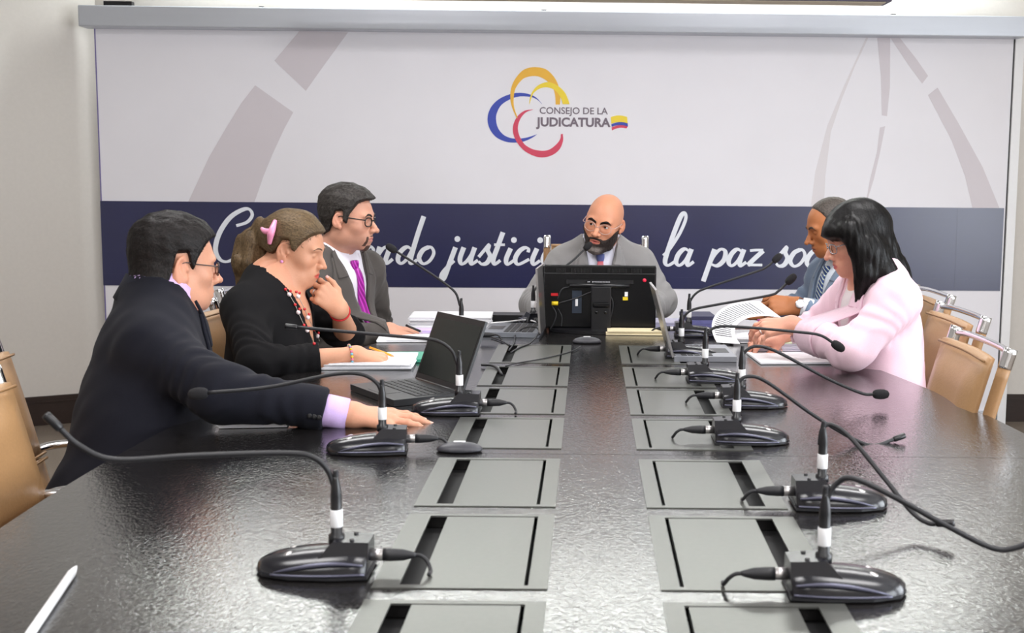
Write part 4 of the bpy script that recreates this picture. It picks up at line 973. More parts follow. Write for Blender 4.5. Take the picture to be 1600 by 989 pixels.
    def jacket(P):
        d = outer(P); q = vloc(P)
        if V0:
            zb, hw_ = V0; t = (q[:, 2]+zb)/zb; wdg = np.abs(q[:, 0]-gar.get('vx', 0.0)*(1-t))-hw_*np.clip(t, -1, 1.6); wdg = np.maximum(wdg*0.85, -(q[:, 2]+zb)); wdg = np.maximum(wdg, -q[:, 1]+gar.get('vy', 0.0))
            d = smax(d, -wdg, 0.004)
        nk = cone(P, NB+TR@np.array([0, -0.012, -0.04]), NB+TR@np.array([0, -0.004, 0.12]), gar.get('nk', nr+0.016), gar.get('nk', nr+0.016)+0.004); d = smax(d, -nk, 0.006)
        if 'cut' in gar: d = gar['cut'](d, P, q)
        return d
    lo = allp.min(0)-0.17; hi = allp.max(0)+0.14; V, Q = surfnet(jacket, lo, hi, o.get('jres', 0.0062)); J = fast_mesh(gar['name'], V, Q, gm, root)
    if 'shirt' in o:
        shf = lambda P: smax(trunk(P, -0.007), -(cone(P, NB+TR@np.array([0, -0.012, -0.03]), NB+TR@np.array([0, -0.004, 0.12]), nr+0.002, nr+0.002)), 0.004)
        V, Q = surfnet(shf, np.minimum(NB-0.25, CC-0.22), NB+[0.25, 0.25, 0.10], 0.0062); shirt = fast_mesh('shirt', V, Q, o['shirt'], root)
        # folded collar around the neck
        v = []; f = []; NA = NB+TR@np.array([0, -0.009, 0.030]); nn = 34; hc = o.get('collar_h', 0.050); rc = nr*1.06+0.006
        ax_ = nrm(nrm(hw((0, -0.022, -0.070))-NA)+TR[:, 2]*o.get('collar_up', 0.6)); fx = nrm(TR[:, 1]-ax_*(TR[:, 1]@ax_)); rx = np.cross(fx, ax_); gap = 0.16
        for i in range(nn):
            a = gap+(2*math.pi-2*gap)*i/(nn-1); dirv = fx*math.cos(a)+rx*math.sin(a)*1.0; fr_ = (1+math.cos(a))/2; dp = 0.018*fr_**4
            top = NA+ax_*(hc*0.62-0.010*fr_**2)+dirv*(rc+0.001); mid = top+dirv*0.004+ax_*0.002; bot = NA+ax_*(-hc*0.40-dp-0.012*fr_)+dirv*(rc+0.014+0.012*fr_**2); inn = NA-ax_*0.03+dirv*(rc-0.001)
            v += [inn, top, mid, bot, bot-dirv*0.003]
        for i in range(nn-1):
            for j in range(4): f.append((i*5+j, (i+1)*5+j, (i+1)*5+j+1, i*5+j+1))
        mobj('collar', v, f, o.get('collar_m', o['shirt']), shirt)
    if V0 and gar.get('lapels', True):
        zb, hw_ = V0; lm = gar.get('lapel_mat', gm); vx = gar.get('vx', 0.0)
        for s in (1, -1):
            # lapel: inner edge follows the opening, outer edge flares to a notch
            inn = [(s*hw_*1.12, 0.015), (s*hw_*0.80, -0.20*zb), (s*hw_*0.42+vx*0.6, -0.58*zb), (s*0.004+vx, -zb*1.0)]
            ou = [(s*(hw_+0.030), 0.005), (s*(hw_+0.052), -0.30*zb), (s*(hw_*0.5+0.050)+vx*0.6, -0.60*zb), (s*0.008+vx, -zb*1.02)]
            strip('lapel', outer, TR, NB, inn, ou, lm, J, 0.003, 0.004, 8, 6)
            ci = [(s*hw_*1.16, 0.030), (s*hw_*1.02, -0.03), (s*hw_*0.86, -0.17*zb)]; co = [(s*(hw_+0.022), 0.022), (s*(hw_+0.030), -0.035), (s*(hw_+0.030), -0.19*zb)]
            strip('jacket_collar', outer, TR, NB, ci, co, lm, J, 0.006, 0.004, 8, 5)
        # collar roll round the back of the neck
        v = []; f = []; NA = NB+TR@np.array([0, -0.012, 0.0]); nn = 26; rj = nr+0.019
        for i in range(nn):
            a = 0.62+(2*math.pi-1.24)*i/(nn-1); dl = np.array([math.sin(a), math.cos(a), 0]); bk = (1-math.cos(a))/2
            top = NA+TR@(dl*(rj+0.002)+np.array([0, 0, 0.014+0.018*bk])); bot = NA+TR@(dl*(rj+0.026-0.012*bk)+np.array([0, 0, -0.034+0.002*bk])); inn = NA+TR@(dl*(rj-0.004)+np.array([0, 0, -0.02])); 
            v += [inn, top, top+TR@(dl*0.006), bot, bot-TR@(dl*0.006)+TR@np.array([0, 0, -0.004])]
        for i in range(nn-1):
            for j in range(4): f.append((i*5+j, (i+1)*5+j, (i+1)*5+j+1, i*5+j+1))
        mobj('collar_roll', v, f, lm, J)
    if 'tie' in o:
        T_ = o['tie']; x0 = T_.get('x', 0.0); zb = T_.get('zb', 0.30); ft = lambda P: trunk(P, -0.006)
        tb = strip('tie', ft, TR, NB, [(-0.011+x0, -0.036), (-0.019+x0, -0.45*zb), (-0.030+x0*1.0, -zb)], [(0.011+x0, -0.036), (0.019+x0, -0.45*zb), (0.030+x0, -zb)], T_['mat'], root, 0.004, 0.005, 12, 6)
        c = march(ft, [NB+TR@np.array([x0, 0.3, -0.020])], -TR[:, 1])[0].astype(float); v = []; f = []
        for z, w_, d_ in ((0.016, 0.0130, 0.004), (0.014, 0.0165, 0.009), (0.004, 0.0170, 0.012), (-0.010, 0.0145, 0.012), (-0.020, 0.0115, 0.009), (-0.022, 0.0105, 0.004)):
            for a in np.linspace(0, 2*math.pi, 17)[:-1]: v.append(c+TR@np.array([w_*math.copysign(abs(math.sin(a))**0.7, math.sin(a)), 0.003+d_*math.copysign(abs(math.cos(a))**0.8, math.cos(a)), z]))
        for i in range(5):
            for j in range(16): f.append((i*16+j, i*16+(j+1) % 16, (i+1)*16+(j+1) % 16, (i+1)*16+j))
        f += [tuple(range(16)), tuple(80+j for j in range(15, -1, -1))]
        mobj('tie_knot', v, f, T_.get('knot_mat', T_['mat']), tb)
    # cuffs
    for k in (0, 1):
        if o.get('cuff') is None or ends[k] < 0.6: continue
        E_, W_ = np.array(arms[k][0], float), np.array(arms[k][1], float); dr = nrm(W_-E_); L_ = np.linalg.norm(W_-E_); e0 = E_+dr*L_*(ends[k]-0.10); e1 = E_+dr*(L_*ends[k]+o.get('cuff_l', 0.014))
        P_ = [e0, e0+(e1-e0)*0.6, e1-dr*0.001, e1, e1-dr*0.012]; v, f = tubev(P_, [0.0385, 0.0365, 0.0350, 0.0335, 0.0325], 24, False); mobj('cuff', v, f, o['cuff'], root)
    for k, pts in enumerate(o.get('buttons', [])):
        for (t, ang_) in pts:
            E_, W_ = np.array(arms[k][0], float), np.array(arms[k][1], float); dr = nrm(W_-E_); n_ = nrm(np.array(ang_)-dr*(np.array(ang_)@dr)); c = E_+(W_-E_)*t
            p = march(outer, [c+n_*0.12], -n_)[0]; M4 = Matrix.Translation(Vector(p-n_*0.001)) @ Vector((0, 0, 1)).rotation_difference(Vector(n_)).to_matrix().to_4x4()
            lathe('button', [(0.0058, 0), (0.0060, 0.002), (0.0045, 0.0032), (0.0, 0.0030)], o.get('button_m', M_black), J, 12, M4)
    # ---- trousers and shoes
    KN = [np.array(k_, float) for k_ in o['knees']]; AK = [np.array(k_, float) for k_ in o['ankles']]
    def trs(P):
        d = ell(P, HIP+[0, 0, -0.01], (bw, bd+0.02, 0.11), np.stack([BR[:, 0], np.cross([0, 0, 1.0], BR[:, 0]), [0, 0, 1.0]], 1))
        for k, s in ((0, 1), (1, -1)):
            h_ = HIP+BR[:, 0]*s*0.085+np.array([0, 0, -0.02]); d = smin(d, chain(P, [h_, KN[k], AK[k]+np.array([0, 0, 0.03])], [0.085, 0.062, 0.048], 0.03), 0.04)
        return d
    pp = np.array([HIP, *KN, *AK]); V, Q = surfnet(trs, pp.min(0)-0.15, pp.max(0)+0.15, 0.016); fast_mesh('trousers', V, Q, o['trousers'], root)
    ff = nrm([fw[0], fw[1], 0])
    for k in (0, 1):
        a = AK[k]; fs = lambda P: smax(smin(smin(cone(P, a+[0, 0, -0.01], [a[0], a[1], 0.045], 0.042, 0.045), cone(P, [a[0]-ff[0]*0.03, a[1]-ff[1]*0.03, 0.035], [a[0]+ff[0]*0.17, a[1]+ff[1]*0.17, 0.028], 0.038, 0.030), 0.03), ell(P, [a[0]+ff[0]*0.10, a[1]+ff[1]*0.10, 0.03], (0.045, 0.045, 0.03)), 0.03), -(P[:, 2]-0.003), 0.004)
        V, Q = surfnet(fs, [a[0]-0.24, a[1]-0.24, -0.01], [a[0]+0.24, a[1]+0.24, a[2]+0.06], 0.009); fast_mesh('shoe', V, Q, M_shoe, root)
    return dict(root=root, hw=hw, HR=HR, HP=HP, headf=headf, outer=outer, trunk=trunk, TR=TR, NB=NB, jacket=J, hands=hands, arms=arms, fh=fh, neckf=neckf, SH=SH)
def glasses(B, m, half_w=0.0235, hh=0.0175, z=-0.003, y=0.099, lens=True, thick=0.0016, style='round', arm_z=0.004):
    hw, HR, root = B['hw'], B['HR'], B['root']; M4h = lambda p: hw(p)
    g = None; n = 28
    def rim(s):
        P = []
        for i in range(n+1):
            a = 2*math.pi*i/n; c, d = math.cos(a), math.sin(a); e = 0.75 if style == 'rect' else 1.0
            x = abs(c)**e*np.sign(c)*half_w; zz = abs(d)**e*np.sign(d)*hh; P.append((s*0.0335+x, y-0.010*((abs(s*0.0335+x))/0.055)**2, z+zz))
        return P
    first = None
    for s in (1, -1):
        P = rim(s); v, f = tubev([hw(p) for p in P], thick, 8, False); r = mobj('glasses' if first is None else 'rim', v, f, m, root if first is None else first)
        if first is None: first = r
        if lens:
            c = len(P)-1; vv = [hw((s*0.0335, y-0.003, z))]+[hw(p) for p in P[:-1]]+[hw((s*0.0335, y-0.0042, z))]+[hw((p[0], p[1]-0.0012, p[2])) for p in P[:-1]]
            ff = [(0, 1+i, 1+(i+1) % c) for i in range(c)]+[(c+1, c+2+(i+1) % c, c+2+i) for i in range(c)]
            mobj('lens', vv, ff, M_glass, first)
        xo = 0.0335+half_w
        tube('temple', [hw(p) for p in ((s*xo, y-0.011, z+arm_z), (s*(xo+0.012), y-0.022, z+arm_z+0.001), (s*0.0775, 0.03, z+arm_z+0.004), (s*0.079, -0.006, z+arm_z+0.006), (s*0.077, -0.028, z-0.010), (s*0.074, -0.034, z-0.024))], thick*0.95, m, first, 8, 6)
    tube('bridge', [hw(p) for p in ((-0.0335+half_w, y-0.001, z+0.004), (0, y+0.005, z+0.007), (0.0335-half_w, y-0.001, z+0.004))], thick, m, first, 8, 6)
    return first
# ------------------------------------------------------------------ the six people at the table
def stripe_mat(name, c1, c2, scale, rot, w=0.5, rough=0.45, soft=0.04):
    m = mat(name, c1, rough, spec=0.4); nt = m.node_tree; b = nt.nodes['Principled BSDF']
    tc = nt.nodes.new('ShaderNodeTexCoord'); mp = nt.nodes.new('ShaderNodeMapping'); mp.inputs['Rotation'].default_value = rot
    wv = nt.nodes.new('ShaderNodeTexWave'); wv.inputs['Scale'].default_value = scale; wv.inputs['Distortion'].default_value = 0.0
    rp = nt.nodes.new('ShaderNodeValToRGB'); e = rp.color_ramp.elements; e[0].position = w-soft; e[0].color = (*c1, 1); e[1].position = w+soft; e[1].color = (*c2, 1)
    nt.links.new(tc.outputs['Object'], mp.inputs[0]); nt.links.new(mp.outputs[0], wv.inputs['Vector']); nt.links.new(wv.outputs['Fac'], rp.inputs[0]); nt.links.new(rp.outputs[0], b.inputs['Base Color'])
    return m
def zline(q, ys, zs): return np.interp(q[:, 1], ys, zs)
def cap_hair(ys, zs, top, side, ramp=0.014, bump=0.0, wl=0.03, front=0.0, st=(1, 1, 1)):
    def fn(P, q, skull, headf):
        g = q[:, 2]-zline(q, ys, zs); up = sstep(q[:, 2], 0.02, 0.10); t = side+(top-side)*up+front*sstep(q[:, 1], 0.03, 0.09)*up
        T = -0.006+(t+0.006)*sstep(g, -ramp*0.4, ramp)
        if bump: T = T+bump*wob(P, wl, 8, st)*sstep(g, 0, 0.02)
        return skull(P)-T.astype(F32)
    return fn
def seat_pose(x, y, az, knee=0.42, spread=0.10):
    f_ = np.array([math.cos(D(az)), math.sin(D(az)), 0]); r_ = np.array([f_[1], -f_[0], 0]); c = np.array([x, y, 0])
    return [c+f_*knee+r_*spread*s+[0, 0, 0.50] for s in (1, -1)], [c+f_*(knee+0.05)+r_*spread*s+[0, 0, 0.09] for s in (1, -1)]
PEOPLE = {}
want = globals().get('ONLY', None)
# --- bald man at the head of the table
def p_bald():
    kn, ak = seat_pose(0.03, 5.02, 270, 0.40)
    sk = s2l(214, 148, 116)
    def paint(q, C):
        st = sstep(q[:, 2], -0.03, 0.03)*(1-sstep(q[:, 1]+0.4*np.abs(q[:, 0]), 0.035, 0.075))*0.16*(1-sstep(q[:, 2], 0.075, 0.1))*(np.abs(q[:, 0]) < 0.078)
        return C*(1-st[:, None])+np.array(s2l(120, 100, 92))*st[:, None]
    def beard(P, q, headf):
        ax = np.abs(q[:, 0]); line = np.interp(ax, [0, 0.012, 0.024, 0.032, 0.045, 0.06, 0.072, 0.08], [-0.0475, -0.0475, -0.0500, -0.0545, -0.0500, -0.034, -0.012, 0.00])
        g = np.minimum(line-q[:, 2], q[:, 1]+0.014+0.25*(q[:, 2]+0.1)); m = ell(q, (0, 0.095, -0.0690), (0.0190, 0.05, 0.0056)); g = np.minimum(g, m*1.0)
        soul = np.minimum(g, 0.03); t = -0.005+(0.0085+0.010*sstep(-q[:, 2], 0.085, 0.115))*sstep(g, -0.002, 0.009)
        t = t+0.0012*wob(P, 0.009, 8)*sstep(g, 0, 0.006)
        return headf(P)-t.astype(F32)
    def bcol(q):
        k = sstep(-q[:, 2], 0.082, 0.105)*(1-sstep(np.abs(q[:, 0]), 0.02, 0.042)); k = k*(0.75+0.25*np.sin(q[:, 0]*900)*np.sin(q[:, 2]*500))
        return np.array(s2l(44, 30, 25))*(1-k[:, None])+np.array(s2l(150, 140, 134))*k[:, None]
    h = at(944, 346.5, 4.86)
    B = person(dict(label='bald bearded man in light grey suit and clear glasses at the table head', hip=(0.03, 5.04, 0.55), head=h, hrot=(253, 9, -13), hs=0.93, ho=dict(eyes='open', lips=0.9, jaw=1.08, w=0.98, nose=1.08, fold=1),
        gaze=(-14, 3), neck=at(939, 388, 4.93), trot=(268, 10, 0), skin=sk, lip=s2l(178, 92, 84), paint=paint, shw=0.156, drop=0.066, bulk=0.99,
        armR=(at(835, 476, 4.86), (-0.13, 4.52, 0.785), 'relaxed', (0.7, -0.7, -0.05), (0, 0, 1)), armL=(at(1032, 472, 4.86), (0.17, 4.55, 0.785), 'relaxed', (-0.7, -0.7, -0.05), (0, 0, 1)),
        brow=hairmat('brow_black', s2l(26, 18, 16)), browk=1.5, browpts=[(0.009, 0.0125), (0.020, 0.0180), (0.032, 0.0225), (0.043, 0.0215), (0.052, 0.0140)],
        beard=dict(fn=beard, col=bcol, mat=mat('beard_hair', (0.1, 0.1, 0.1), 0.7, nscale=500, nstr=0.6, cvar=0.4, vcol=True)),
        garment=dict(name='suit_jacket', mat=cloth('suit_light_grey', s2l(142, 140, 140)), v=(0.27, 0.056), lapel_mat=cloth('suit_light_grey_lapel', s2l(144, 142, 142))), shirt=cloth('shirt_white_blue', s2l(226, 226, 240), 0.7, 0.05), cuff=MATS['shirt_white_blue'],
        tie=dict(mat=stripe_mat('tie_red_dots', s2l(190, 36, 60), s2l(226, 170, 180), 90, (0, 0.6, 0), 0.78), knot_mat=stripe_mat('tie_blue_knot', s2l(62, 70, 130), s2l(130, 140, 190), 90, (0, 0.6, 0), 0.75)),
        trousers=cloth('trousers_grey', s2l(130, 128, 126)), knees=kn, ankles=ak, arm_r=(0.068, 0.060, 0.045)))
    glasses(B, mat('glasses_clear', s2l(200, 170, 160), 0.15, nscale=10, cvar=0.03), 0.0262, 0.0210, -0.007, 0.1030, True, 0.0013, 'round', 0.010)
    return B
# --- man in the dark grey suit, left side, far
def p_grey():
    kn, ak = seat_pose(-0.93, 4.30, -15); sk = s2l(208, 152, 128)
    def paint(q, C):
        ax = np.abs(q[:, 0]); s = 0.28*sstep(-q[:, 2], 0.045, 0.07)*sstep(q[:, 1], -0.01, 0.03)*(ax < 0.07)*0.6
        return C*(1-s[:, None])+np.array(s2l(120, 90, 80))*s[:, None]
    def goatee(P, q, headf):
        ax = np.abs(q[:, 0]); mous = np.minimum(np.minimum(-0.0505-q[:, 2]-0.15*ax, q[:, 2]+0.0625-0.1*ax), 0.030-ax)
        side_ = np.minimum(0.0075-np.abs(ax-0.0275), np.minimum(-0.055-q[:, 2], q[:, 2]+0.10)); ch = np.minimum(np.minimum(-0.089-q[:, 2], 0.024-ax), q[:, 1]-0.058)
        g = np.maximum(np.maximum(mous, side_), ch); t = -0.005+0.0064*sstep(g, -0.001, 0.005)+0.0006*wob(P, 0.008, 6)*(g > 0)
        return headf(P)-t.astype(F32)
    h = at(544, 342, 4.3)
    ys = [-0.12, -0.085, -0.050, -0.036, -0.024, 0.004, 0.012, 0.022, 0.030, 0.042, 0.055, 0.075, 0.095]; zs = [-0.075, -0.070, -0.050, -0.020, 0.028, 0.032, -0.015, -0.015, 0.020, 0.040, 0.066, 0.078, 0.078]
    hm = hairmat('hair_dark_salt', s2l(46, 42, 40)); hm2 = hairmat('hair_dark_salt_lock', s2l(78, 73, 70), 0.6)
    def field(q): return np.stack([q[:, 0]*2, np.where(q[:, 2] > 0.05, 1.0, -0.5), np.where(q[:, 2] > 0.05, 0.35, -0.7)], 1)
    B = person(dict(label='man in a dark grey suit and magenta tie with black glasses and goatee', hip=(-0.95, 4.30, 0.55), head=h, hrot=(-9, 5, 0), hs=0.92, ho=dict(jaw=1.02, nose=1.0, chin=-0.004),
        neck=at(527, 402, 4.33), trot=(-30, 2, 0), skin=sk, lip=s2l(196, 120, 112), paint=paint, shw=0.17, drop=0.055, bulk=1.0,
        armR=(at(520, 540, 4.12), at(607, 517, 4.16), 'relaxed', (0.92, 0.25, -0.18), (0.1, -0.35, 1), 1.05), armL=((-0.80, 4.58, 0.72), (-0.74, 4.42, 0.615), 'flat', (0.8, -0.5, -0.1), (0, 0, 1)), sleeve=(0.97, 0.93),
        brow=hairmat('brow_dark', s2l(44, 34, 30)), hair=dict(fn=cap_hair(ys, zs, 0.020, 0.009, 0.010, 0.0016, 0.026, 0.003), mat=hm, mat2=hm2, n=11000, field=field, len=0.028, wid=0.0012, lift=0.0012, curl=0.5),
        beard=dict(fn=goatee, mat=hairmat('goatee_hair', s2l(92, 66, 56))),
        garment=dict(name='suit_jacket', mat=cloth('suit_charcoal', s2l(82, 77, 74)), v=(0.34, 0.066), vx=0.01, lapel_mat=cloth('suit_charcoal_lapel', s2l(84, 79, 76))), shirt=cloth('shirt_white', s2l(234, 230, 240), 0.7, 0.05),
        tie=dict(mat=stripe_mat('tie_magenta', s2l(140, 10, 132), s2l(196, 60, 186), 38, (0, 0.35, 0.0), 0.7), zb=0.36), trousers=MATS.get('trousers_dark') or cloth('trousers_dark', s2l(50, 48, 48)), knees=kn, ankles=ak, torso=dict(belly_f=0.05, bd=0.145)))
    glasses(B, mat('glasses_black', (0.012, 0.008, 0.008), 0.25, nscale=10, cvar=0.1), 0.0235, 0.0165, -0.002, 0.099, True, 0.0022, 'rect', 0.008)
    return B
def run_people():
    for k, fn in (('bald', p_bald), ('grey', p_grey), *EXTRA_PEOPLE):
        if want is None or k in want: PEOPLE[k] = fn()
EXTRA_PEOPLE = []
# --- man in the navy suit, left side, near, seen from behind
def p_navy():
    kn, ak = seat_pose(-1.06, 2.74, 14, 0.42); sk = s2l(208, 150, 122)
    h = at(274, 414, 2.93)
    ys = [-0.12, -0.085, -0.050, -0.036, -0.024, 0.004, 0.012, 0.022, 0.030, 0.042, 0.055, 0.075, 0.095]; zs = [-0.085, -0.080, -0.064, -0.030, 0.030, 0.034, 0.000, -0.012, 0.016, 0.036, 0.056, 0.070, 0.070]
    def field(q):
        a = q-np.array([0.02, -0.085, 0.055], F32); r = np.sqrt((a*a).sum(1))[:, None]+1e-4; return (a/r+np.cross(np.array([0, 0.8, -0.5]), a/r)*0.5+np.stack([0*q[:, 0], 0.25+0*q[:, 0], np.where(q[:, 2] < 0.03, -0.9, 0.0)], 1)).astype(F32)
    B = person(dict(label='man in a navy suit seen from behind, resting his arm on the table', hip=(-1.07, 2.74, 0.54), head=h, hrot=(37, 5, 0), hs=0.94, ho=dict(jaw=1.08, jowl=1, nose=0.95),
        neck=at(252, 471, 2.90), trot=(24, 24, 0), collar_h=0.050, collar_up=4.0, shR=(0, 0, -0.020), skin=sk, shw=0.180, drop=0.075, bulk=1.10, neck_r=0.060, hres=0.0026,
        armR=(at(342, 612, 2.62), at(549, 648, 2.66), 'flat', (0.93, 0.20, -0.10), (0.05, -0.22, 1), 1.05), armL=((-1.02, 3.04, 0.66), (-0.82, 2.93, 0.60), 'flat', (0.9, -0.4, -0.1), (0, 0, 1)), sleeve=(0.80, 0.88),
        hair=dict(fn=cap_hair(ys, zs, 0.020, 0.009, 0.014, 0.0014, 0.028, 0.001), mat=hairmat('hair_black_brown', s2l(24, 20, 20)), mat2=hairmat('hair_black_lock', s2l(40, 34, 33), 0.6), n=11000, field=field, len=0.032, wid=0.0011, lift=0.0012, curl=0.4),
        garment=dict(name='suit_jacket', mat=cloth('suit_navy', s2l(17, 18, 29), 0.85, 0.02), v=(0.30, 0.060), lapel_mat=cloth('suit_navy_lapel', s2l(18, 19, 30), 0.85, 0.02)),
        shirt=cloth('shirt_lilac', s2l(214, 184, 236), 0.7, 0.05), cuff=MATS.get('shirt_lilac') or cloth('shirt_lilac', s2l(214, 184, 236)), cuff_l=0.050, nail=mat('nail_plain', s2l(226, 178, 160), 0.3, nscale=40, cvar=0.03),
        buttons=[[(0.70, (0, -1, -0.15)), (0.735, (0, -1, -0.15)), (0.77, (0, -1, -0.15))], []], trousers=cloth('trousers_navy', s2l(22, 24, 36)), knees=kn, ankles=ak, arm_r=(0.070, 0.060, 0.046), jres=0.006, torso=dict(bw=0.175, bd=0.150, wr=0.0042)))
    glasses(B, mat('glasses_dark', (0.03, 0.02, 0.02), 0.25, nscale=10, cvar=0.1), 0.0245, 0.0165, -0.004, 0.1040, True, 0.0015, 'rect', 0.008)
    return B
# --- woman in black with a ponytail
def p_pony():
    kn, ak = seat_pose(-0.97, 3.52, -4, 0.40); sk = s2l(206, 150, 120)
    h = at(460, 389, 3.72); hs = 0.90; HRr = rotm(-6, 14, 0); hwp = lambda p: h+HRr@(np.array(p)*hs)
    ys = [-0.12, -0.085, -0.050, -0.036, -0.024, 0.004, 0.014, 0.026, 0.034, 0.046, 0.058, 0.075, 0.095]; zs = [-0.030, -0.030, -0.030, -0.012, 0.028, 0.034, 0.004, 0.000, 0.018, 0.040, 0.056, 0.072, 0.074]
    cap = cap_hair(ys, zs, 0.017, 0.012, 0.012, 0.0018, 0.05, -0.002, (1, 0.5, 1))
    clip = hwp((0, -0.115, 0.035)); tail = [clip, at(411, 357, 3.74), at(396, 382, 3.75), at(391, 410, 3.75), at(380, 440, 3.75)]
    def fn(P, q, skull, headf):
        d = cap(P, q, skull, headf); d = smin(d, ell(q, (0, -0.100, 0.035), (0.030, 0.030, 0.030)), 0.03)
        t = chain(P, tail, [0.022, 0.028, 0.043, 0.050, 0.020], 0.02)-0.006*wob(P, 0.05, 8, (1.6, 1.6, 0.5))-0.0014*wob(P, 0.018, 8, (1.5, 1.5, 0.3)); return smin(d, t, 0.012)
    def field(q):
        c = np.array([0, -0.11, 0.035], F32); a = c-q; back = q[:, 1] < -0.105
        dn = HRr.T@np.array([-0.12, 0.0, -1.0]); a = a/(np.linalg.norm(a, axis=1)[:, None]+1e-4); a[back] = dn; return a.astype(F32)
    hm = hairmat('hair_ash_brown', s2l(96, 78, 56)); hm2 = hairmat('hair_ash_brown_lock', s2l(124, 102, 74))
    B = person(dict(label='woman in black with a brown ponytail, chin resting on her hand', hip=(-0.97, 3.60, 0.55), head=h, hrot=(-6, 14, 0), hs=hs, ho=dict(jaw=1.04, jowl=1, nose=0.86, w=0.99),
        neck=at(430, 446, 3.70), trot=(-14, 14, 0), skin=sk, lip=s2l(196, 66, 58), shw=0.160, drop=0.062, bulk=0.98, neck_r=0.052, flare=1.5, chest_skin=True,
        armR=(at(405, 572, 3.38), at(556, 554, 3.48), 'grip', (0.95, 0.28, -0.18), (0.0, -0.25, 1), 0.92), armL=(at(541, 524, 3.90), at(530, 483, 3.72), 'chin', (-0.62, -0.25, 0.74), (0.45, -0.85, 0.25), 0.92), sleeve=(0.62, 0.18),
        brow=hairmat('brow_brown', s2l(128, 98, 78)), browk=0.6, browpts=[(0.012, 0.0225), (0.022, 0.0262), (0.034, 0.0272), (0.045, 0.0245), (0.053, 0.0190)], nail=mat('nail_rose', s2l(232, 176, 168), 0.25, nscale=40, cvar=0.03),
        hair=dict(fn=fn, mat=hm, mat2=hm2, extra=[at(366, 462, 3.75), at(380, 345, 3.8)], n=9000, field=field, len=0.045, wid=0.0014, lift=0.0010, curl=0.18),
        garment=dict(name='black_top', mat=cloth('knit_black', s2l(10, 9, 12), 0.9, 0.0), v=(0.215, 0.062), vx=0.0, lapels=False, nk=0.066),
        trousers=cloth('trousers_black', s2l(18, 18, 20)), knees=kn, ankles=ak, arm_r=(0.062, 0.054, 0.046), torso=dict(cw=0.165, cd=0.125, bw=0.165, bd=0.140, wr=0.0035)))
    root, HR = B['root'], B['HR']; hw = B['hw']
    # claw clip
    M_pink = mat('clip_pink', s2l(238, 150, 186), 0.3, nscale=30, cvar=0.05); c0 = at(421, 365, 3.52)
    cl = tube('hair_clip', [at(430, 345, 3.66), at(426, 357, 3.64), at(423, 366, 3.635), at(421, 381, 3.645)], [0.006, 0.010, 0.011, 0.006], M_pink, root, 10, 6)
    tube('clip_arm', [at(423, 362, 3.637), at(414, 361, 3.645), at(409, 357, 3.66)], [0.010, 0.009, 0.005], M_pink, cl, 10, 5)
    # earring
    e = hw((0.083, -0.006, -0.040)); lathe('earring', [(0.001, -0.005), (0.0040, -0.003), (0.0052, 0), (0.0040, 0.003), (0.001, 0.005)], mat('pearl_pink', s2l(226, 150, 200), 0.15, nscale=20, cvar=0.03), root, 14, Matrix.Translation(Vector(e)))
    # bead necklace: two strands following the neck and the top
    M_bead = mat('bead_red', s2l(206, 44, 50), 0.2, nscale=30, cvar=0.1); M_pearl = mat('bead_pearl', s2l(240, 222, 222), 0.2, nscale=30, cvar=0.03); M_wire = mat('necklace_wire', s2l(180, 170, 160), 0.3, metal=0.8, nscale=30, cvar=0.05)
    body = lambda P: np.minimum(np.minimum(B['fh'](P), B['outer'](P)), 1.0)
    for pxs in ([(446, 452), (452, 460), (456, 467), (461, 476), (466, 488), (470, 497), (475, 508), (480, 516), (486, 526), (491, 537)], [(463, 456), (466, 463), (471, 473), (476, 483), (481, 496), (486, 505), (491, 515), (496, 525), (499, 533)]):
        O_ = np.array([at(u, v_, 3.2) for u, v_ in pxs]); P_ = []
        for p in O_:
            d = nrm(p-_C); P_.append(march(body, [p], d, maxd=0.6)[0]-d*0.006)
        nk = tube('necklace', P_, 0.0011, M_wire, root, 6, 5)
        for i, p in enumerate(P_):
            if i % 3 == 2: continue
            big = i % 3 == 1; r = 0.0068 if big else 0.0046
            lathe('bead', [(0.0005, -r)]+[(r*math.cos(a), r*math.sin(a)) for a in np.linspace(-1.2, 1.2, 7)]+[(0.0005, r)], M_pearl if big else M_bead, nk, 10, Matrix.Translation(Vector(p)))
            if big: q_ = p+np.array([0.004, 0, 0.010]); r = 0.0042; lathe('bead', [(0.0005, -r)]+[(r*math.cos(a), r*math.sin(a)) for a in np.linspace(-1.2, 1.2, 7)]+[(0.0005, r)], M_bead, nk, 10, Matrix.Translation(Vector(q_)))
    # bracelets
    def ring_on(k, t, rr, n=40):
        E_, W_ = np.array(B['arms'][k][0], float), np.array(B['arms'][k][1], float); d = nrm(W_-E_); c = E_+(W_-E_)*t; a = nrm(np.cross(d, [0, 0, 1.0])); b = np.cross(d, a)
        return [c+rr*(a*math.cos(x)+b*math.sin(x)) for x in np.linspace(0, 2*math.pi, n)]
    tube('bracelet', ring_on(1, 0.90, 0.0300), 0.0030, mat('cord_red', s2l(190, 24, 34), 0.6, nscale=80, nstr=0.2, cvar=0.1), root, 8, 1, False)
    cols = [s2l(240, 190, 60), s2l(232, 120, 150), s2l(120, 190, 210), s2l(240, 240, 235), s2l(190, 60, 90), s2l(130, 190, 120), s2l(150, 100, 170)]
    br = tube('bracelet', ring_on(0, 0.94, 0.0290), 0.0010, M_wire, root, 6, 1, False)
    for i, p in enumerate(ring_on(0, 0.94, 0.0292, 25)[:-1]):
        r = 0.0042; lathe('bead', [(0.0005, -r)]+[(r*math.cos(a), r*math.sin(a)) for a in np.linspace(-1.2, 1.2, 7)]+[(0.0005, r)], mat('bead_%d' % (i % 7), cols[i % 7], 0.3, nscale=30, cvar=0.05), br, 10, Matrix.Translation(Vector(p)))
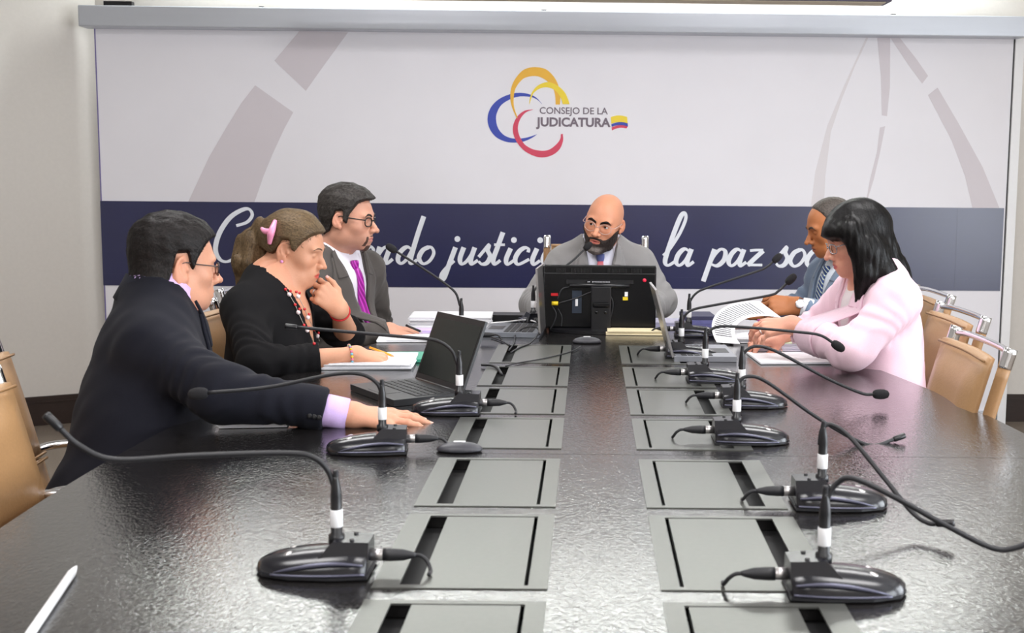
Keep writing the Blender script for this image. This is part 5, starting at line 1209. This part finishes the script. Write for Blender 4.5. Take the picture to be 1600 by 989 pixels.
    T, R, ch, s, side = B['hands'][1]; p0, p1 = ch[2][0][0], ch[2][0][1]; c = T+R@(p0+(p1-p0)*0.55); d = nrm(R@(p1-p0)); a = nrm(np.cross(d, [0, 0, 1.0])); b = np.cross(d, a)
    tube('finger_ring', [c+0.0092*(a*math.cos(x)+b*math.sin(x)) for x in np.linspace(0, 2*math.pi, 24)], 0.0016, M_silver, root, 8, 1, False)
    return B
# --- man in blue-grey, right side, far
def p_blue():
    kn, ak = seat_pose(0.95, 4.46, 184, 0.40); sk = s2l(172, 108, 66)
    h = at(1298, 354, 4.5)
    ys = [-0.12, -0.085, -0.050, -0.036, -0.024, 0.004, 0.012, 0.022, 0.030, 0.042, 0.055, 0.075, 0.095]; zs = [-0.068, -0.062, -0.046, -0.020, 0.028, 0.032, -0.005, 0.000, 0.036, 0.066, 0.086, 0.100, 0.110]
    B = person(dict(label='man with cropped grey hair in a blue-grey suit, half hidden by the pink blazer', hip=(0.97, 4.48, 0.55), head=h, hrot=(188, 18, 0), hs=0.88, ho=dict(jaw=1.06, jowl=1, nose=1.05, lips=1.15),
        neck=at(1328, 408, 4.54), trot=(203, 6, 0), skin=sk, lip=s2l(150, 84, 70), shw=0.175, drop=0.060, bulk=1.06, neck_r=0.060,
        armL=(at(1345, 505, 4.26), at(1247, 478, 4.30), 'pinch', (-0.97, 0.12, 0.05), (0.0, -0.75, 0.65), 1.05), armR=((0.88, 4.74, 0.82), (0.70, 4.66, 0.785), 'flat', (-1, -0.1, 0), (0, 0, 1)), sleeve=(0.93, 0.88),
        brow=hairmat('brow_grey', s2l(60, 50, 46)), hair=dict(fn=cap_hair(ys, zs, 0.0040, 0.0035, 0.030, 0.0007, 0.012), mat=hairmat('hair_grey_crop', s2l(84, 76, 70), 0.6)),
        garment=dict(name='suit_jacket', mat=cloth('suit_blue_grey', s2l(112, 128, 150)), v=(0.32, 0.062), lapel_mat=cloth('suit_blue_grey_lapel', s2l(114, 130, 150))), shirt=cloth('shirt_pale_blue', s2l(208, 216, 226), 0.7, 0.05), cuff=cloth('cuff_white', s2l(236, 238, 244), 0.7, 0.05), cuff_l=0.016,
        tie=dict(mat=stripe_mat('tie_blue_stripe', s2l(44, 68, 120), s2l(196, 206, 190), 26, (0, 0.8, 0.3), 0.80), zb=0.32), buttons=[[], [(0.55, (0, -1, -0.5)), (0.60, (0, -1, -0.5)), (0.65, (0, -1, -0.5))]], button_m=mat('button_navy', s2l(40, 42, 84), 0.3, nscale=40, cvar=0.05),
        trousers=cloth('trousers_blue_grey', s2l(100, 114, 134)), knees=kn, ankles=ak))
    # wristwatch
    T, R, ch, s, side = B['hands'][1]; E_ = np.array(B['arms'][1][0], float); d = nrm(T-E_); c = T-d*0.004; a = nrm(np.cross(d, [0, 0, 1.0])); b = np.cross(d, a)
    if a[1] > 0: a = -a
    w = None
    for i in range(20):
        x = 2*math.pi*i/20; n_ = a*math.cos(x)+b*math.sin(x); p = c+n_*0.0290; t_ = np.cross(d, n_); v = [p+d*u*0.0085+t_*w_*0.0040+n_*z for z in (-0.001, 0.003) for (u, w_) in ((-1, -1), (1, -1), (1, 1), (-1, 1))]
        l_ = mobj('wristwatch' if w is None else 'bracelet_link', v, BOXF, M_chrome, B['root'] if w is None else w, False)
        if w is None: w = l_
    nd = nrm(R[:, 2]*0.7+a*0.7); nd = nrm(nd-d*(nd@d)); M4 = Matrix.Translation(Vector(c+nd*0.029)) @ Vector((0, 0, 1)).rotation_difference(Vector(nd)).to_matrix().to_4x4()
    lathe('watch_case', [(0.0155, 0), (0.0170, 0.003), (0.0165, 0.006), (0.0150, 0.0075)], M_chrome, w, 24, M4); lathe('watch_dial', [(0.0140, 0.0072), (0.0138, 0.0080), (0.0005, 0.0081)], M_white, w, 24, M4)
    return B
# --- woman in the pink blazer
def p_pink():
    kn, ak = seat_pose(0.93, 3.66, 184, 0.38); sk = s2l(222, 160, 136)
    h = at(1339, 373, 3.65); hs = 0.88; hr = (184, 17, 0); HRr = rotm(*hr); hwp = lambda p: h+HRr@(np.array(p)*hs)
    ys = [-0.13, -0.02, 0.03, 0.055, 0.075, 0.10]; zs = [-0.20, -0.20, -0.045, 0.016, 0.030, 0.030]
    cap = cap_hair(ys, zs, 0.016, 0.016, 0.012, 0.0012, 0.05)
    curt = [at(1302, 357, 3.60), at(1328, 362, 3.565), at(1346, 390, 3.56), at(1352, 430, 3.56), at(1340, 470, 3.57)]
    mid = [at(1345, 362, 3.60), at(1364, 395, 3.58), at(1382, 428, 3.57), at(1404, 458, 3.565)]
    back = [at(1347, 352, 3.66), at(1374, 385, 3.66), at(1396, 422, 3.66), at(1418, 458, 3.64)]
    def fn(P, q, skull, headf):
        d = cap(P, q, skull, headf)
        # fringe swept forward over the brow
        d = smin(d, ell(q, (-0.030, 0.072, 0.052), (0.055, 0.040, 0.030)), 0.02)
        gr = 0.0022*wob(P, 0.022, 8, (1.6, 0.6, 0.35))
        c = chain(P, curt, [0.018, 0.030, 0.033, 0.028, 0.010], 0.02); b = chain(P, back, [0.050, 0.046, 0.040, 0.022], 0.03); b = smin(b, chain(P, mid, [0.04, 0.042, 0.036, 0.018], 0.02), 0.03)
        d = smin(d, smin(c, b, 0.025)-gr, 0.02); return smax(d, -ell(q, (0.0, 0.105, -0.045), (0.075, 0.060, 0.058)), 0.008)
    def field(q):
        dn = (HRr.T@np.array([0.25, 0.0, -1.0])).astype(F32); f_ = np.array([-0.5, 0.4, -0.2], F32); k = sstep(q[:, 1], 0.0, 0.05)[:, None]*sstep(q[:, 2], 0.02, 0.06)[:, None]; return (dn*(1-k)+np.stack([np.sign(q[:, 0]+0.01)*0.9, 0.5+0*q[:, 0], -0.2+0*q[:, 0]], 1)*k).astype(F32)
    hm = mat('hair_black', s2l(10, 9, 10), 0.5, spec=0.25, nscale=160, nstr=0.25, cvar=0.4); hm2 = mat('hair_black_strand', s2l(15, 13, 14), 0.45, spec=0.3, nscale=160, nstr=0.2, cvar=0.4)
    M_purp = mat('nail_purple', s2l(140, 50, 130), 0.2, nscale=40, cvar=0.03)
    B = person(dict(label='woman in a pink blazer with long straight black hair, looking down', hip=(0.93, 3.66, 0.55), head=h, hrot=hr, hs=hs, ho=dict(jaw=0.98, nose=0.98, lips=1.1, w=0.97),
        neck=at(1366, 436, 3.66), trot=(190, 14, 0), skin=sk, lip=s2l(196, 84, 92), shw=0.158, drop=0.050, bulk=0.97, neck_r=0.049, flare=1.5, chest_skin=True,
        armL=(at(1330, 548, 3.46), at(1238, 507, 3.66), 'relaxed', (-0.96, 0.15, -0.12), (0.05, -0.5, 0.85), 0.95), armR=((0.74, 3.98, 0.80), at(1222, 524, 3.84), 'pinch', (-0.9, -0.3, -0.1), (0.0, -0.3, 0.9), 0.95), sleeve=(0.9, 0.94),
        nail=M_purp, hair=dict(fn=fn, mat=hm, mat2=hm2, extra=[at(1430, 475, 3.6), at(1320, 480, 3.5), at(1260, 300, 3.7)], n=9000, field=field, len=0.06, wid=0.0015, lift=0.0010, curl=0.10),
        garment=dict(name='pink_blazer', mat=cloth('blazer_pink', s2l(240, 206, 220), 0.8, 0.1), v=(0.30, 0.055), lapel_mat=cloth('blazer_pink_lapel', s2l(240, 208, 222), 0.8, 0.1)), shirt=cloth('blouse_white', s2l(236, 226, 230), 0.7, 0.05),
        trousers=cloth('skirt_pink', s2l(226, 190, 204)), knees=kn, ankles=ak, arm_r=(0.062, 0.056, 0.046), torso=dict(cw=0.160, cd=0.120, bw=0.160, bd=0.130, wr=0.005)))
    glasses(B, mat('glasses_steel', (0.35, 0.38, 0.42), 0.2, metal=0.8, nscale=10, cvar=0.1), 0.0245, 0.0165, -0.006, 0.1030, True, 0.0015, 'rect', 0.008)
    T, R, ch, s, side = B['hands'][1]; p0, p1 = ch[2][0][0], ch[2][0][1]; c = T+R@(p0+(p1-p0)*0.45); d = nrm(R@(p1-p0)); a = nrm(np.cross(d, [0, 0, 1.0])); b = np.cross(d, a)
    tube('finger_ring', [c+0.0092*(a*math.cos(x)+b*math.sin(x)) for x in np.linspace(0, 2*math.pi, 24)], 0.0015, M_silver, B['root'], 8, 1, False)
    return B
EXTRA_PEOPLE = [('navy', p_navy), ('pony', p_pony), ('blue', p_blue), ('pink', p_pink)]
run_people()
# ------------------------------------------------------------------ things on the table
def wbox(name, cx, cy, z0, sx, sy, sz, yaw, m, parent=None, bevel=0.0015):
    o = box(name, (sx, sy, sz), (0, 0, 0), m, None, bevel); 
    o.matrix_world = Matrix.Translation((cx, cy, z0+sz/2)) @ Matrix.Rotation(yaw, 4, 'Z')
    o.data.transform(o.matrix_world); o.matrix_world = Matrix()
    if parent is not None: o.parent = parent; o.matrix_parent_inverse = ROOTM[parent.name].inverted()
    return o
def stack(name, label, cat, u, v_, sx, sy, sz, yaw, m, n=5, z=TZ, tint=None):
    """a pile of sheets, slightly fanned"""
    c = atz(u, v_, z); r = wthing(name, label, cat, (c[0], c[1], z)); rs = random.Random(int(u))
    for i in range(n):
        wbox('sheaf', c[0]+rs.uniform(-0.004, 0.004), c[1]+rs.uniform(-0.004, 0.004), z+0.0012+sz*i/n, sx*rs.uniform(0.97, 1), sy*rs.uniform(0.97, 1), sz/n*0.96, yaw+rs.uniform(-0.02, 0.02), (tint if tint and i == n-1 else m), r, 0.0006)
    return r
def lines_on(r, u, v_, sx, sy, z, yaw, n=14, marg=0.12):
    c = atz(u, v_, z); rs = random.Random(int(v_)); Mx = Matrix.Translation((c[0], c[1], z)) @ Matrix.Rotation(yaw, 4, 'Z'); v = []; f = []
    for i in range(n):
        y = sy*(0.5-marg)-(sy*(1-2*marg))*i/(n-1); l = sx*(1-2*marg)*(1 if rs.random() < 0.8 else rs.uniform(0.3, 0.8)); x0 = -sx*(0.5-marg); k = len(v)
        v += [tuple(Mx @ Vector(p)) for p in ((x0, y, 0), (x0+l, y, 0), (x0+l, y+0.0022, 0), (x0, y+0.0022, 0))]; f.append((k, k+1, k+2, k+3))
    return mobj('printed_lines', v, f, M_ink, r, False)
M_lapd = mat('laptop_black', (0.014, 0.014, 0.016), 0.38, nscale=200, nstr=0.02, cvar=0.1)
M_screen = mat('laptop_screen', (0.008, 0.012, 0.011), 0.22, nscale=20, cvar=0.1)
M_key = mat('laptop_keys', (0.02, 0.02, 0.022), 0.5, nscale=100, cvar=0.1)
def laptop(label, hx, hy, ddir, w, dep, hh, lean, shell=None, deckm=None, z=TZ+0.001):
    """hinge centre, deck direction (unit 2-D), width, deck depth, screen height, lean back in metres"""
    shell = shell or M_lapd; r = wthing('laptop', label, 'laptop', (hx, hy, TZ)); d = np.array([ddir[0], ddir[1], 0.0]); d /= np.linalg.norm(d); s = np.array([-d[1], d[0], 0]); H = np.array([hx, hy, z])
    def slabv(o, a, b, c): return [o+a*i+b*j+c*k for (i, j, k) in ((-1, 0, 0), (1, 0, 0), (1, 1, 0), (-1, 1, 0), (-1, 0, 1), (1, 0, 1), (1, 1, 1), (-1, 1, 1))]
    up = np.array([0, 0, 1.0]); a = s*w/2
    fl = (lambda F: [q[::-1] for q in F])
    dk = mobj('keyboard_deck', slabv(H, a, d*dep, up*0.016), BOXF if np.dot(np.cross(a, d), up) > 0 else fl(BOXF), deckm or shell, r, False)
    v = []; f = []
    for row in range(5):
        for c in range(12):
            o = H+s*(-w*0.44+w*0.88*(c+0.5)/12)+d*(0.022+dep*0.52*(row+0.1)/5)+up*0.016; k = len(v); v += slabv(o, s*w*0.031, d*dep*0.085, up*0.0016); f += [tuple(i+k for i in q) for q in BOXF]
    ky = mobj('keys', v, f, M_key, r, False); ky['kind'] = 'stuff'
    k = len(v); mobj('touchpad', slabv(H+d*dep*0.68+up*0.016, s*w*0.17, d*dep*0.26, up*0.0006), BOXF, M_lapd, r, False)
    L = nrm(up*hh-d*lean); nn = nrm(np.cross(a, L)); nn = nn if nn@d > 0 else -nn; ln = math.hypot(hh, lean); o = H+up*0.014
    lid = mobj('lid', slabv(o-nn*0.007, a, L*ln, nn*0.007), BOXF, shell, r, False)
    mobj('display', slabv(o+L*ln*0.10, a*0.94, L*ln*0.82, nn*0.0008), BOXF, M_screen, lid, False)
    tube('hinge', [H+up*0.014-a*0.9, H+up*0.014+a*0.9], 0.006, M_lapd, r, 8, 1, False)
    return r
laptop('open black laptop on the left whose dark screen faces the navy-suited man', -0.389, 3.10, (-0.826, -0.565), 0.262, 0.185, 0.178, 0.070)
laptop('open grey laptop beside the monitor, its screen seen edge-on', -0.160, 4.27, (-1, 0.06), 0.27, 0.20, 0.225, -0.012, M_silver, mat('laptop_grey', s2l(120, 124, 132), 0.4, nscale=60, cvar=0.08))
laptop('thin silver laptop on the right, screen edge-on, leaning left', 0.262, 3.76, (1, 0.02), 0.26, 0.19, 0.205, 0.055, M_silver, mat('laptop_silver_deck', s2l(150, 152, 160), 0.35, metal=0.4, nscale=60, cvar=0.05))
# monitor seen from behind
mc = at(937, 464, 4.32); mz0 = at(937, 513, 4.32)[2]; mz1 = at(937, 415, 4.32)[2]
mon = wthing('monitor', 'black desktop monitor seen from behind in front of the bald man', 'monitor', (mc[0], 4.36, TZ))
MW = 0.405; my = 4.32
v = []
for (y, i) in ((my, 0.006), (my-0.004, 0.0), (my+0.022, 0.0)): pass
shell = box('back_shell', (MW, 0.030, mz1-mz0), (mc[0], my+0.015, (mz0+mz1)/2), M_blackg, mon, 0.006)
mobj('top_bevel', [(mc[0]-MW/2+0.002, my-0.001, mz1-0.030), (mc[0]+MW/2-0.002, my-0.001, mz1-0.030), (mc[0]+MW/2-0.002, my+0.012, mz1-0.030), (mc[0]-MW/2+0.002, my+0.012, mz1-0.030), (mc[0]-MW/2+0.002, my+0.010, mz1+0.001), (mc[0]+MW/2-0.002, my+0.010, mz1+0.001), (mc[0]+MW/2-0.002, my+0.012, mz1+0.001), (mc[0]-MW/2+0.002, my+0.012, mz1+0.001)], BOXF, M_black, mon, False)
v = []; f = []
for (a, b) in ((870, 884), (893, 924), (950, 980), (987, 1004)):
    for u in np.arange(a, b, 2.2):
        x = at(u, 430, my)[0]; addbox((x-0.0012, my-0.003, mz1-0.026), (x+0.0012, my+0.004, mz1-0.010))
vs = mobj('vent_slots', v, f, M_slot, mon, False); vs['kind'] = 'stuff'
x0, x1 = at(890, 445, my)[0], at(983, 445, my)[0]; zr = at(937, 446, my)[2]
tube('carry_ridge', [(x0, my-0.006, zr), (x1, my-0.006, zr)], 0.0075, M_black, mon, 12, 1, False)
mobj('ridge_plate', boxv((at(885, 430, my)[0], my-0.003, zr+0.006), (at(990, 430, my)[0], my+0.002, zr+0.020)), BOXF, M_black, mon, False)
bd = mobj('badge', boxv((at(915, 437, my)[0], my-0.0042, zr+0.009), (at(954, 437, my)[0], my-0.002, zr+0.017)), BOXF, M_blackg, mon, False)
v = []; f = []
for i, u in enumerate(np.arange(918, 952, 2.4)):
    if i in (2, ): continue
    x = at(u, 437, my)[0]; addbox((x, my-0.0046, zr+0.0112), (x+0.0035, my-0.004, zr+0.0150))
mobj('badge_print', v, f, mat('badge_ink', s2l(190, 190, 195), 0.5, nscale=50, cvar=0.1), bd, False)
mobj('port_panel', boxv((at(894, 455, my)[0], my-0.003, at(894, 489, my)[2]), (at(909, 455, my)[0], my+0.001, at(909, 454, my)[2])), BOXF, mat('port_panel_blue', (0.02, 0.03, 0.05), 0.4, nscale=60, cvar=0.1), mon, False)
def sticker(name, u0, v0, u1, v1, m):
    a = at(u0, v1, my); b = at(u1, v0, my); return mobj(name, boxv((a[0], my-0.0042, a[2]), (b[0], my-0.0005, b[2])), BOXF, m, mon, False)
sticker('barcode_label', 899, 467, 903, 478, M_white); sticker('white_label', 976, 456, 981, 463, M_white)
sticker('yellow_label', 973, 464, 981, 469, mat('label_yellow', s2l(228, 200, 40), 0.5, nscale=30, cvar=0.05))
p = at(1007, 438, my); lathe('red_dot', [(0.0068, 0), (0.0066, 0.002), (0.0003, 0.0022)], mat('label_red', s2l(236, 40, 76), 0.4, nscale=30, cvar=0.05), mon, 18, Matrix.Translation((p[0], my-0.0005, p[2])) @ Matrix.Rotation(math.radians(90), 4, 'X'))
sticker('red_plug', 861, 458, 872, 462, mat('plug_red', s2l(200, 24, 34), 0.4, nscale=30, cvar=0.05)); 
M_yel = mat('plug_yellow', s2l(236, 204, 30), 0.4, nscale=30, cvar=0.05)
a = at(862, 474, my-0.012); b = at(872, 474, my-0.012); tube('yellow_plug', [a, b], 0.0075, M_yel, mon, 10, 1, False)
tube('monitor_cable', [at(872, 474, my-0.012), at(900, 466, my-0.015), at(925, 456, my-0.015), at(945, 455, my-0.015), at(957, 470, my-0.018), at(955, 492, my-0.02), at(946, 513, my-0.02)], 0.0028, M_rubber, mon, 8, 8)
tube('monitor_cable', [at(890, 448, my-0.004), at(878, 452, my-0.012), at(871, 468, my-0.014)], 0.0024, M_rubber, mon, 8, 8)
tube('monitor_cable', [at(863, 478, my-0.012), at(869, 490, my-0.016), at(866, 503, my-0.02), at(860, 514, my-0.02)], 0.0024, M_rubber, mon, 8, 8)
tube('monitor_cable', [at(872, 482, my-0.012), at(878, 495, my-0.016), at(877, 510, my-0.02)], 0.0020, M_rubber, mon, 8, 8)
box('stand_neck', (0.072, 0.035, 0.16), (mc[0]+0.005, my-0.012, TZ+0.085), M_black, mon, 0.004)
box('stand_hinge', (0.060, 0.03, 0.02), (mc[0]+0.005, my-0.022, TZ+0.10), M_blackg, mon, 0.006)
for s_ in (-1, 1): tube('hinge_bolt', [(mc[0]+0.005+s_*0.016, my-0.045, TZ+0.075), (mc[0]+0.005+s_*0.016, my-0.028, TZ+0.075)], 0.0055, M_blackg, mon, 10, 1, False)
slab('stand_base', [(mc[0]+0.20*math.cos(a)*0.92, my+0.02+0.105*math.sin(a)) for a in np.linspace(0, 2*math.pi, 32)[:-1]], flatp, TZ+0.001, TZ+0.012, M_black, mon)
# papers and folders
r = stack('paper_stack', 'thick white paper stack beside the man in dark grey', 'paper stack', 705, 508, 0.30, 0.20, 0.040, 0.06, M_paper, 9)
r = stack('document', 'white sheets under the hand of the man in dark grey', 'papers', 640, 530, 0.21, 0.17, 0.006, 0.10, M_paper, 2); lines_on(r, 640, 530, 0.2, 0.16, TZ+0.0078, 0.10, 8)
r = stack('form', 'lilac printed sheet beside the pen of the man in dark grey', 'papers', 668, 520, 0.12, 0.08, 0.012, 0.1, mat('paper_lilac', s2l(214, 196, 236), 0.8, nscale=40, cvar=0.05), 2)
r = stack('open_document', 'thick open document under the writing hand of the woman in black', 'papers', 574, 569, 0.285, 0.22, 0.018, 0.05, M_paper, 6); lines_on(r, 574, 569, 0.26, 0.18, TZ+0.0200, 0.05, 12)
r = stack('folder', 'green folder edge sticking out past the woman\'s papers', 'folder', 634, 561, 0.12, 0.16, 0.010, 0.1, mat('folder_green', s2l(60, 150, 124), 0.5, nscale=40, cvar=0.08), 2)
r = stack('envelope', 'cream envelope lying flat in front of the monitor', 'envelope', 995, 522, 0.215, 0.085, 0.016, -0.02, mat('paper_cream', s2l(238, 224, 186), 0.75, nscale=40, cvar=0.04), 3)
r = stack('purple_book', 'purple-blue bound books stacked behind the far right microphones', 'books', 1090, 515, 0.115, 0.16, 0.058, 0.08, mat('book_purple', s2l(108, 108, 164), 0.5, nscale=60, cvar=0.2), 4, tint=mat('book_dark', s2l(60, 60, 90), 0.5, nscale=60, cvar=0.1))
r = stack('plastic_folder', 'translucent lilac plastic folder behind the thin silver laptop', 'folder', 1042, 510, 0.10, 0.14, 0.022, -0.1, mat('plastic_lilac', s2l(206, 204, 230), 0.25, nscale=30, nstr=0.4, cvar=0.1), 3)
r = stack('binder', 'open white binder under the hands of the woman in pink', 'binder', 1264, 561, 0.35, 0.22, 0.006, 0.06, M_paper, 1); 
c = atz(1215, 545, TZ+0.008)
r2 = stack('document_pile', 'pile of lilac-white pages lying on the white binder', 'papers', 1212, 543, 0.15, 0.18, 0.028, 0.02, mat('paper_cool', s2l(226, 226, 240), 0.8, nscale=40, cvar=0.05), 7, TZ+0.008, mat('paper_green', s2l(222, 238, 206), 0.8, nscale=40, cvar=0.05))
tube('binder_ring', [atz(1222, 553, TZ+0.008), atz(1222, 552, TZ+0.035), atz(1222, 549, TZ+0.042), atz(1221, 545, TZ+0.034)], 0.0016, M_chrome, r, 8, 6)
r = stack('black_case', 'flat black case behind the white paper stack', 'case', 792, 502, 0.15, 0.10, 0.030, -0.05, M_black, 1)
r = stack('notebook', 'white notebook partly under the navy sleeve', 'notebook', 398, 662, 0.15, 0.10, 0.010, 0.12, M_paper, 2)
# the page the man in blue-grey lifts: one curved sheet
pg = wthing('lifted_page', 'curved printed page lifted by the man in blue-grey', 'papers', (0.52, 4.12, TZ))
def pagept(a, b):
    # a along the sheet, from the table to the hand; b across
    q0, q1, q2, q3 = at(1120, 535, 4.02), at(1098, 500, 4.10), at(1122, 468, 4.20), at(1186, 470, 4.26); t = a
    c = (1-t)**3*q0+3*t*(1-t)**2*q1+3*t*t*(1-t)*q2+t**3*q3; w_ = np.array([0.075, -0.03, 0.0]); return c+w_*b+np.array([0, 0, -0.055*a*b])
n1, n2 = 16, 6; v = [pagept(i/n1, j/n2) for i in range(n1+1) for j in range(n2+1)]; v2 = [np.array(p)+[0, 0.0008, -0.0004] for p in v]; o_ = len(v)
f = [(i*(n2+1)+j, i*(n2+1)+j+1, (i+1)*(n2+1)+j+1, (i+1)*(n2+1)+j) for i in range(n1) for j in range(n2)]; f += [tuple(q+o_ for q in t[::-1]) for t in f]
mobj('sheet', v+v2, f, M_paper, pg)
v = []; f = []
for i in range(22):
    a = 0.12+0.76*i/21; 
    for j in range(6):
        b0, b1 = 0.12+0.72*j/6, 0.12+0.72*(j+1)/6; k = len(v)
        for (aa, bb) in ((a, b0), (a, b1), (a+0.010, b1), (a+0.010, b0)): p = pagept(aa, bb); v.append(p+np.array([-0.0008, -0.0012, 0.0008]))
        f.append((k, k+1, k+2, k+3))
mobj('printed_lines', v, f, M_ink, pg, False)
stack('report', 'stack of printed pages below the lifted page', 'papers', 1160, 530, 0.16, 0.2, 0.020, 0.05, M_paper, 5)
# pens
def pen(name, label, p, q, r, m, tipm, cat='pen'):
    p = np.array(p); q = np.array(q); o = wthing(name, label, cat, tuple(p)); d = q-p
    tube('barrel', [p, p+d*0.9], r, m, o, 8, 1, False); tube('tip', [p+d*0.9, p+d*0.96, q], [r, r*0.55, r*0.12], tipm, o, 8, 1, False); return o
pen('pencil', 'yellow pencil in the hand of the woman in black', at(578, 543, 3.60), atz(616, 557, TZ+0.024), 0.0038, mat('pencil_yellow', s2l(236, 164, 40), 0.4, nscale=30, cvar=0.05), mat('pencil_wood', s2l(210, 160, 110), 0.6, nscale=60, cvar=0.1), 'pencil')
pen('ballpoint_pen', 'black pen in the hand of the man in dark grey', at(634, 508, 4.16), at(660, 519, 4.16), 0.0042, M_black, M_silver)
pen('marker_pen', 'black marker lying beside the printed pages on the right', atz(1118, 527, TZ+0.008), atz(1147, 534, TZ+0.008), 0.006, M_black, M_black)
pen('white_stick', 'slim white stick lying on the table at the lower left corner', atz(20, 1030, TZ+0.0070), atz(120, 884, TZ+0.0070), 0.0060, M_white, M_white, 'stick')
# grey pucks
def puck(label, u, v_, sx, sy, h, yaw, cable=None):
    c = atz(u, v_, TZ); r = wthing('wireless_puck', label, 'puck', (c[0], c[1], TZ)); fp = lambda P: np.maximum(ell(P, (c[0], c[1], TZ+0.004), (sx/2, sy/2, h), np.array(Matrix.Rotation(yaw, 3, 'Z'))), -(P[:, 2]-(TZ+0.0012)))
    V, Q = surfnet(fp, [c[0]-sx, c[1]-sx, TZ-0.005], [c[0]+sx, c[1]+sx, TZ+h+0.02], 0.003); fast_mesh('shell', V, Q, mat('puck_grey', (0.045, 0.045, 0.055), 0.45, nscale=150, nstr=0.03, cvar=0.1), r)
    q = march(fp, [(c[0], c[1], TZ+0.2)], (0, 0, -1))[0]; box('status_window', (0.024, 0.008, 0.002), (float(q[0]), float(q[1]), float(q[2])), M_white, r, 0.0006, (0, 0, yaw))
    if cable: tube('cable', [atz(a, b, TZ+z) for a, b, z in cable], 0.0020, M_rubber, r, 8, 8)
    return r
puck('grey oval puck on the table beside the navy-suited man\'s hand', 718, 705, 0.096, 0.052, 0.016, 0.0)
puck('grey oval puck with a cable in the middle of the table before the monitor', 917, 536, 0.098, 0.055, 0.018, 0.0, [(908, 541, 0.006), (890, 550, 0.004), (850, 560, 0.004), (810, 567, 0.004), (790, 572, 0.004)])
def cable(label, pts, r=0.0028, m=None):
    P = [atz(a, b, TZ+z) for a, b, z in pts]; o = tube('power_cable', P, r, m or M_rubber, None, 8, 8); return tag(o, label, 'cable', None)
cable('black cable looping from the far left hatch beside the grey laptop', [(795, 548, 0.004), (803, 536, 0.004), (806, 522, 0.010), (820, 512, 0.028), (836, 511, 0.032), (842, 519, 0.020), (830, 535, 0.006), (812, 543, 0.004), (798, 551, 0.004)])
cable('short black cable between the black laptop and the left hatches', [(768, 527, 0.004), (782, 532, 0.004), (797, 540, 0.004)])
cable('black cable with plug by the corner of the black laptop', [(752, 570, 0.008), (768, 571, 0.008), (778, 576, 0.006), (784, 585, 0.004)], 0.004)
cable('white cable lying across the grey laptop keys', [(766, 505, 0.020), (790, 503, 0.024), (822, 500, 0.024), (842, 504, 0.022)], 0.003, M_white)
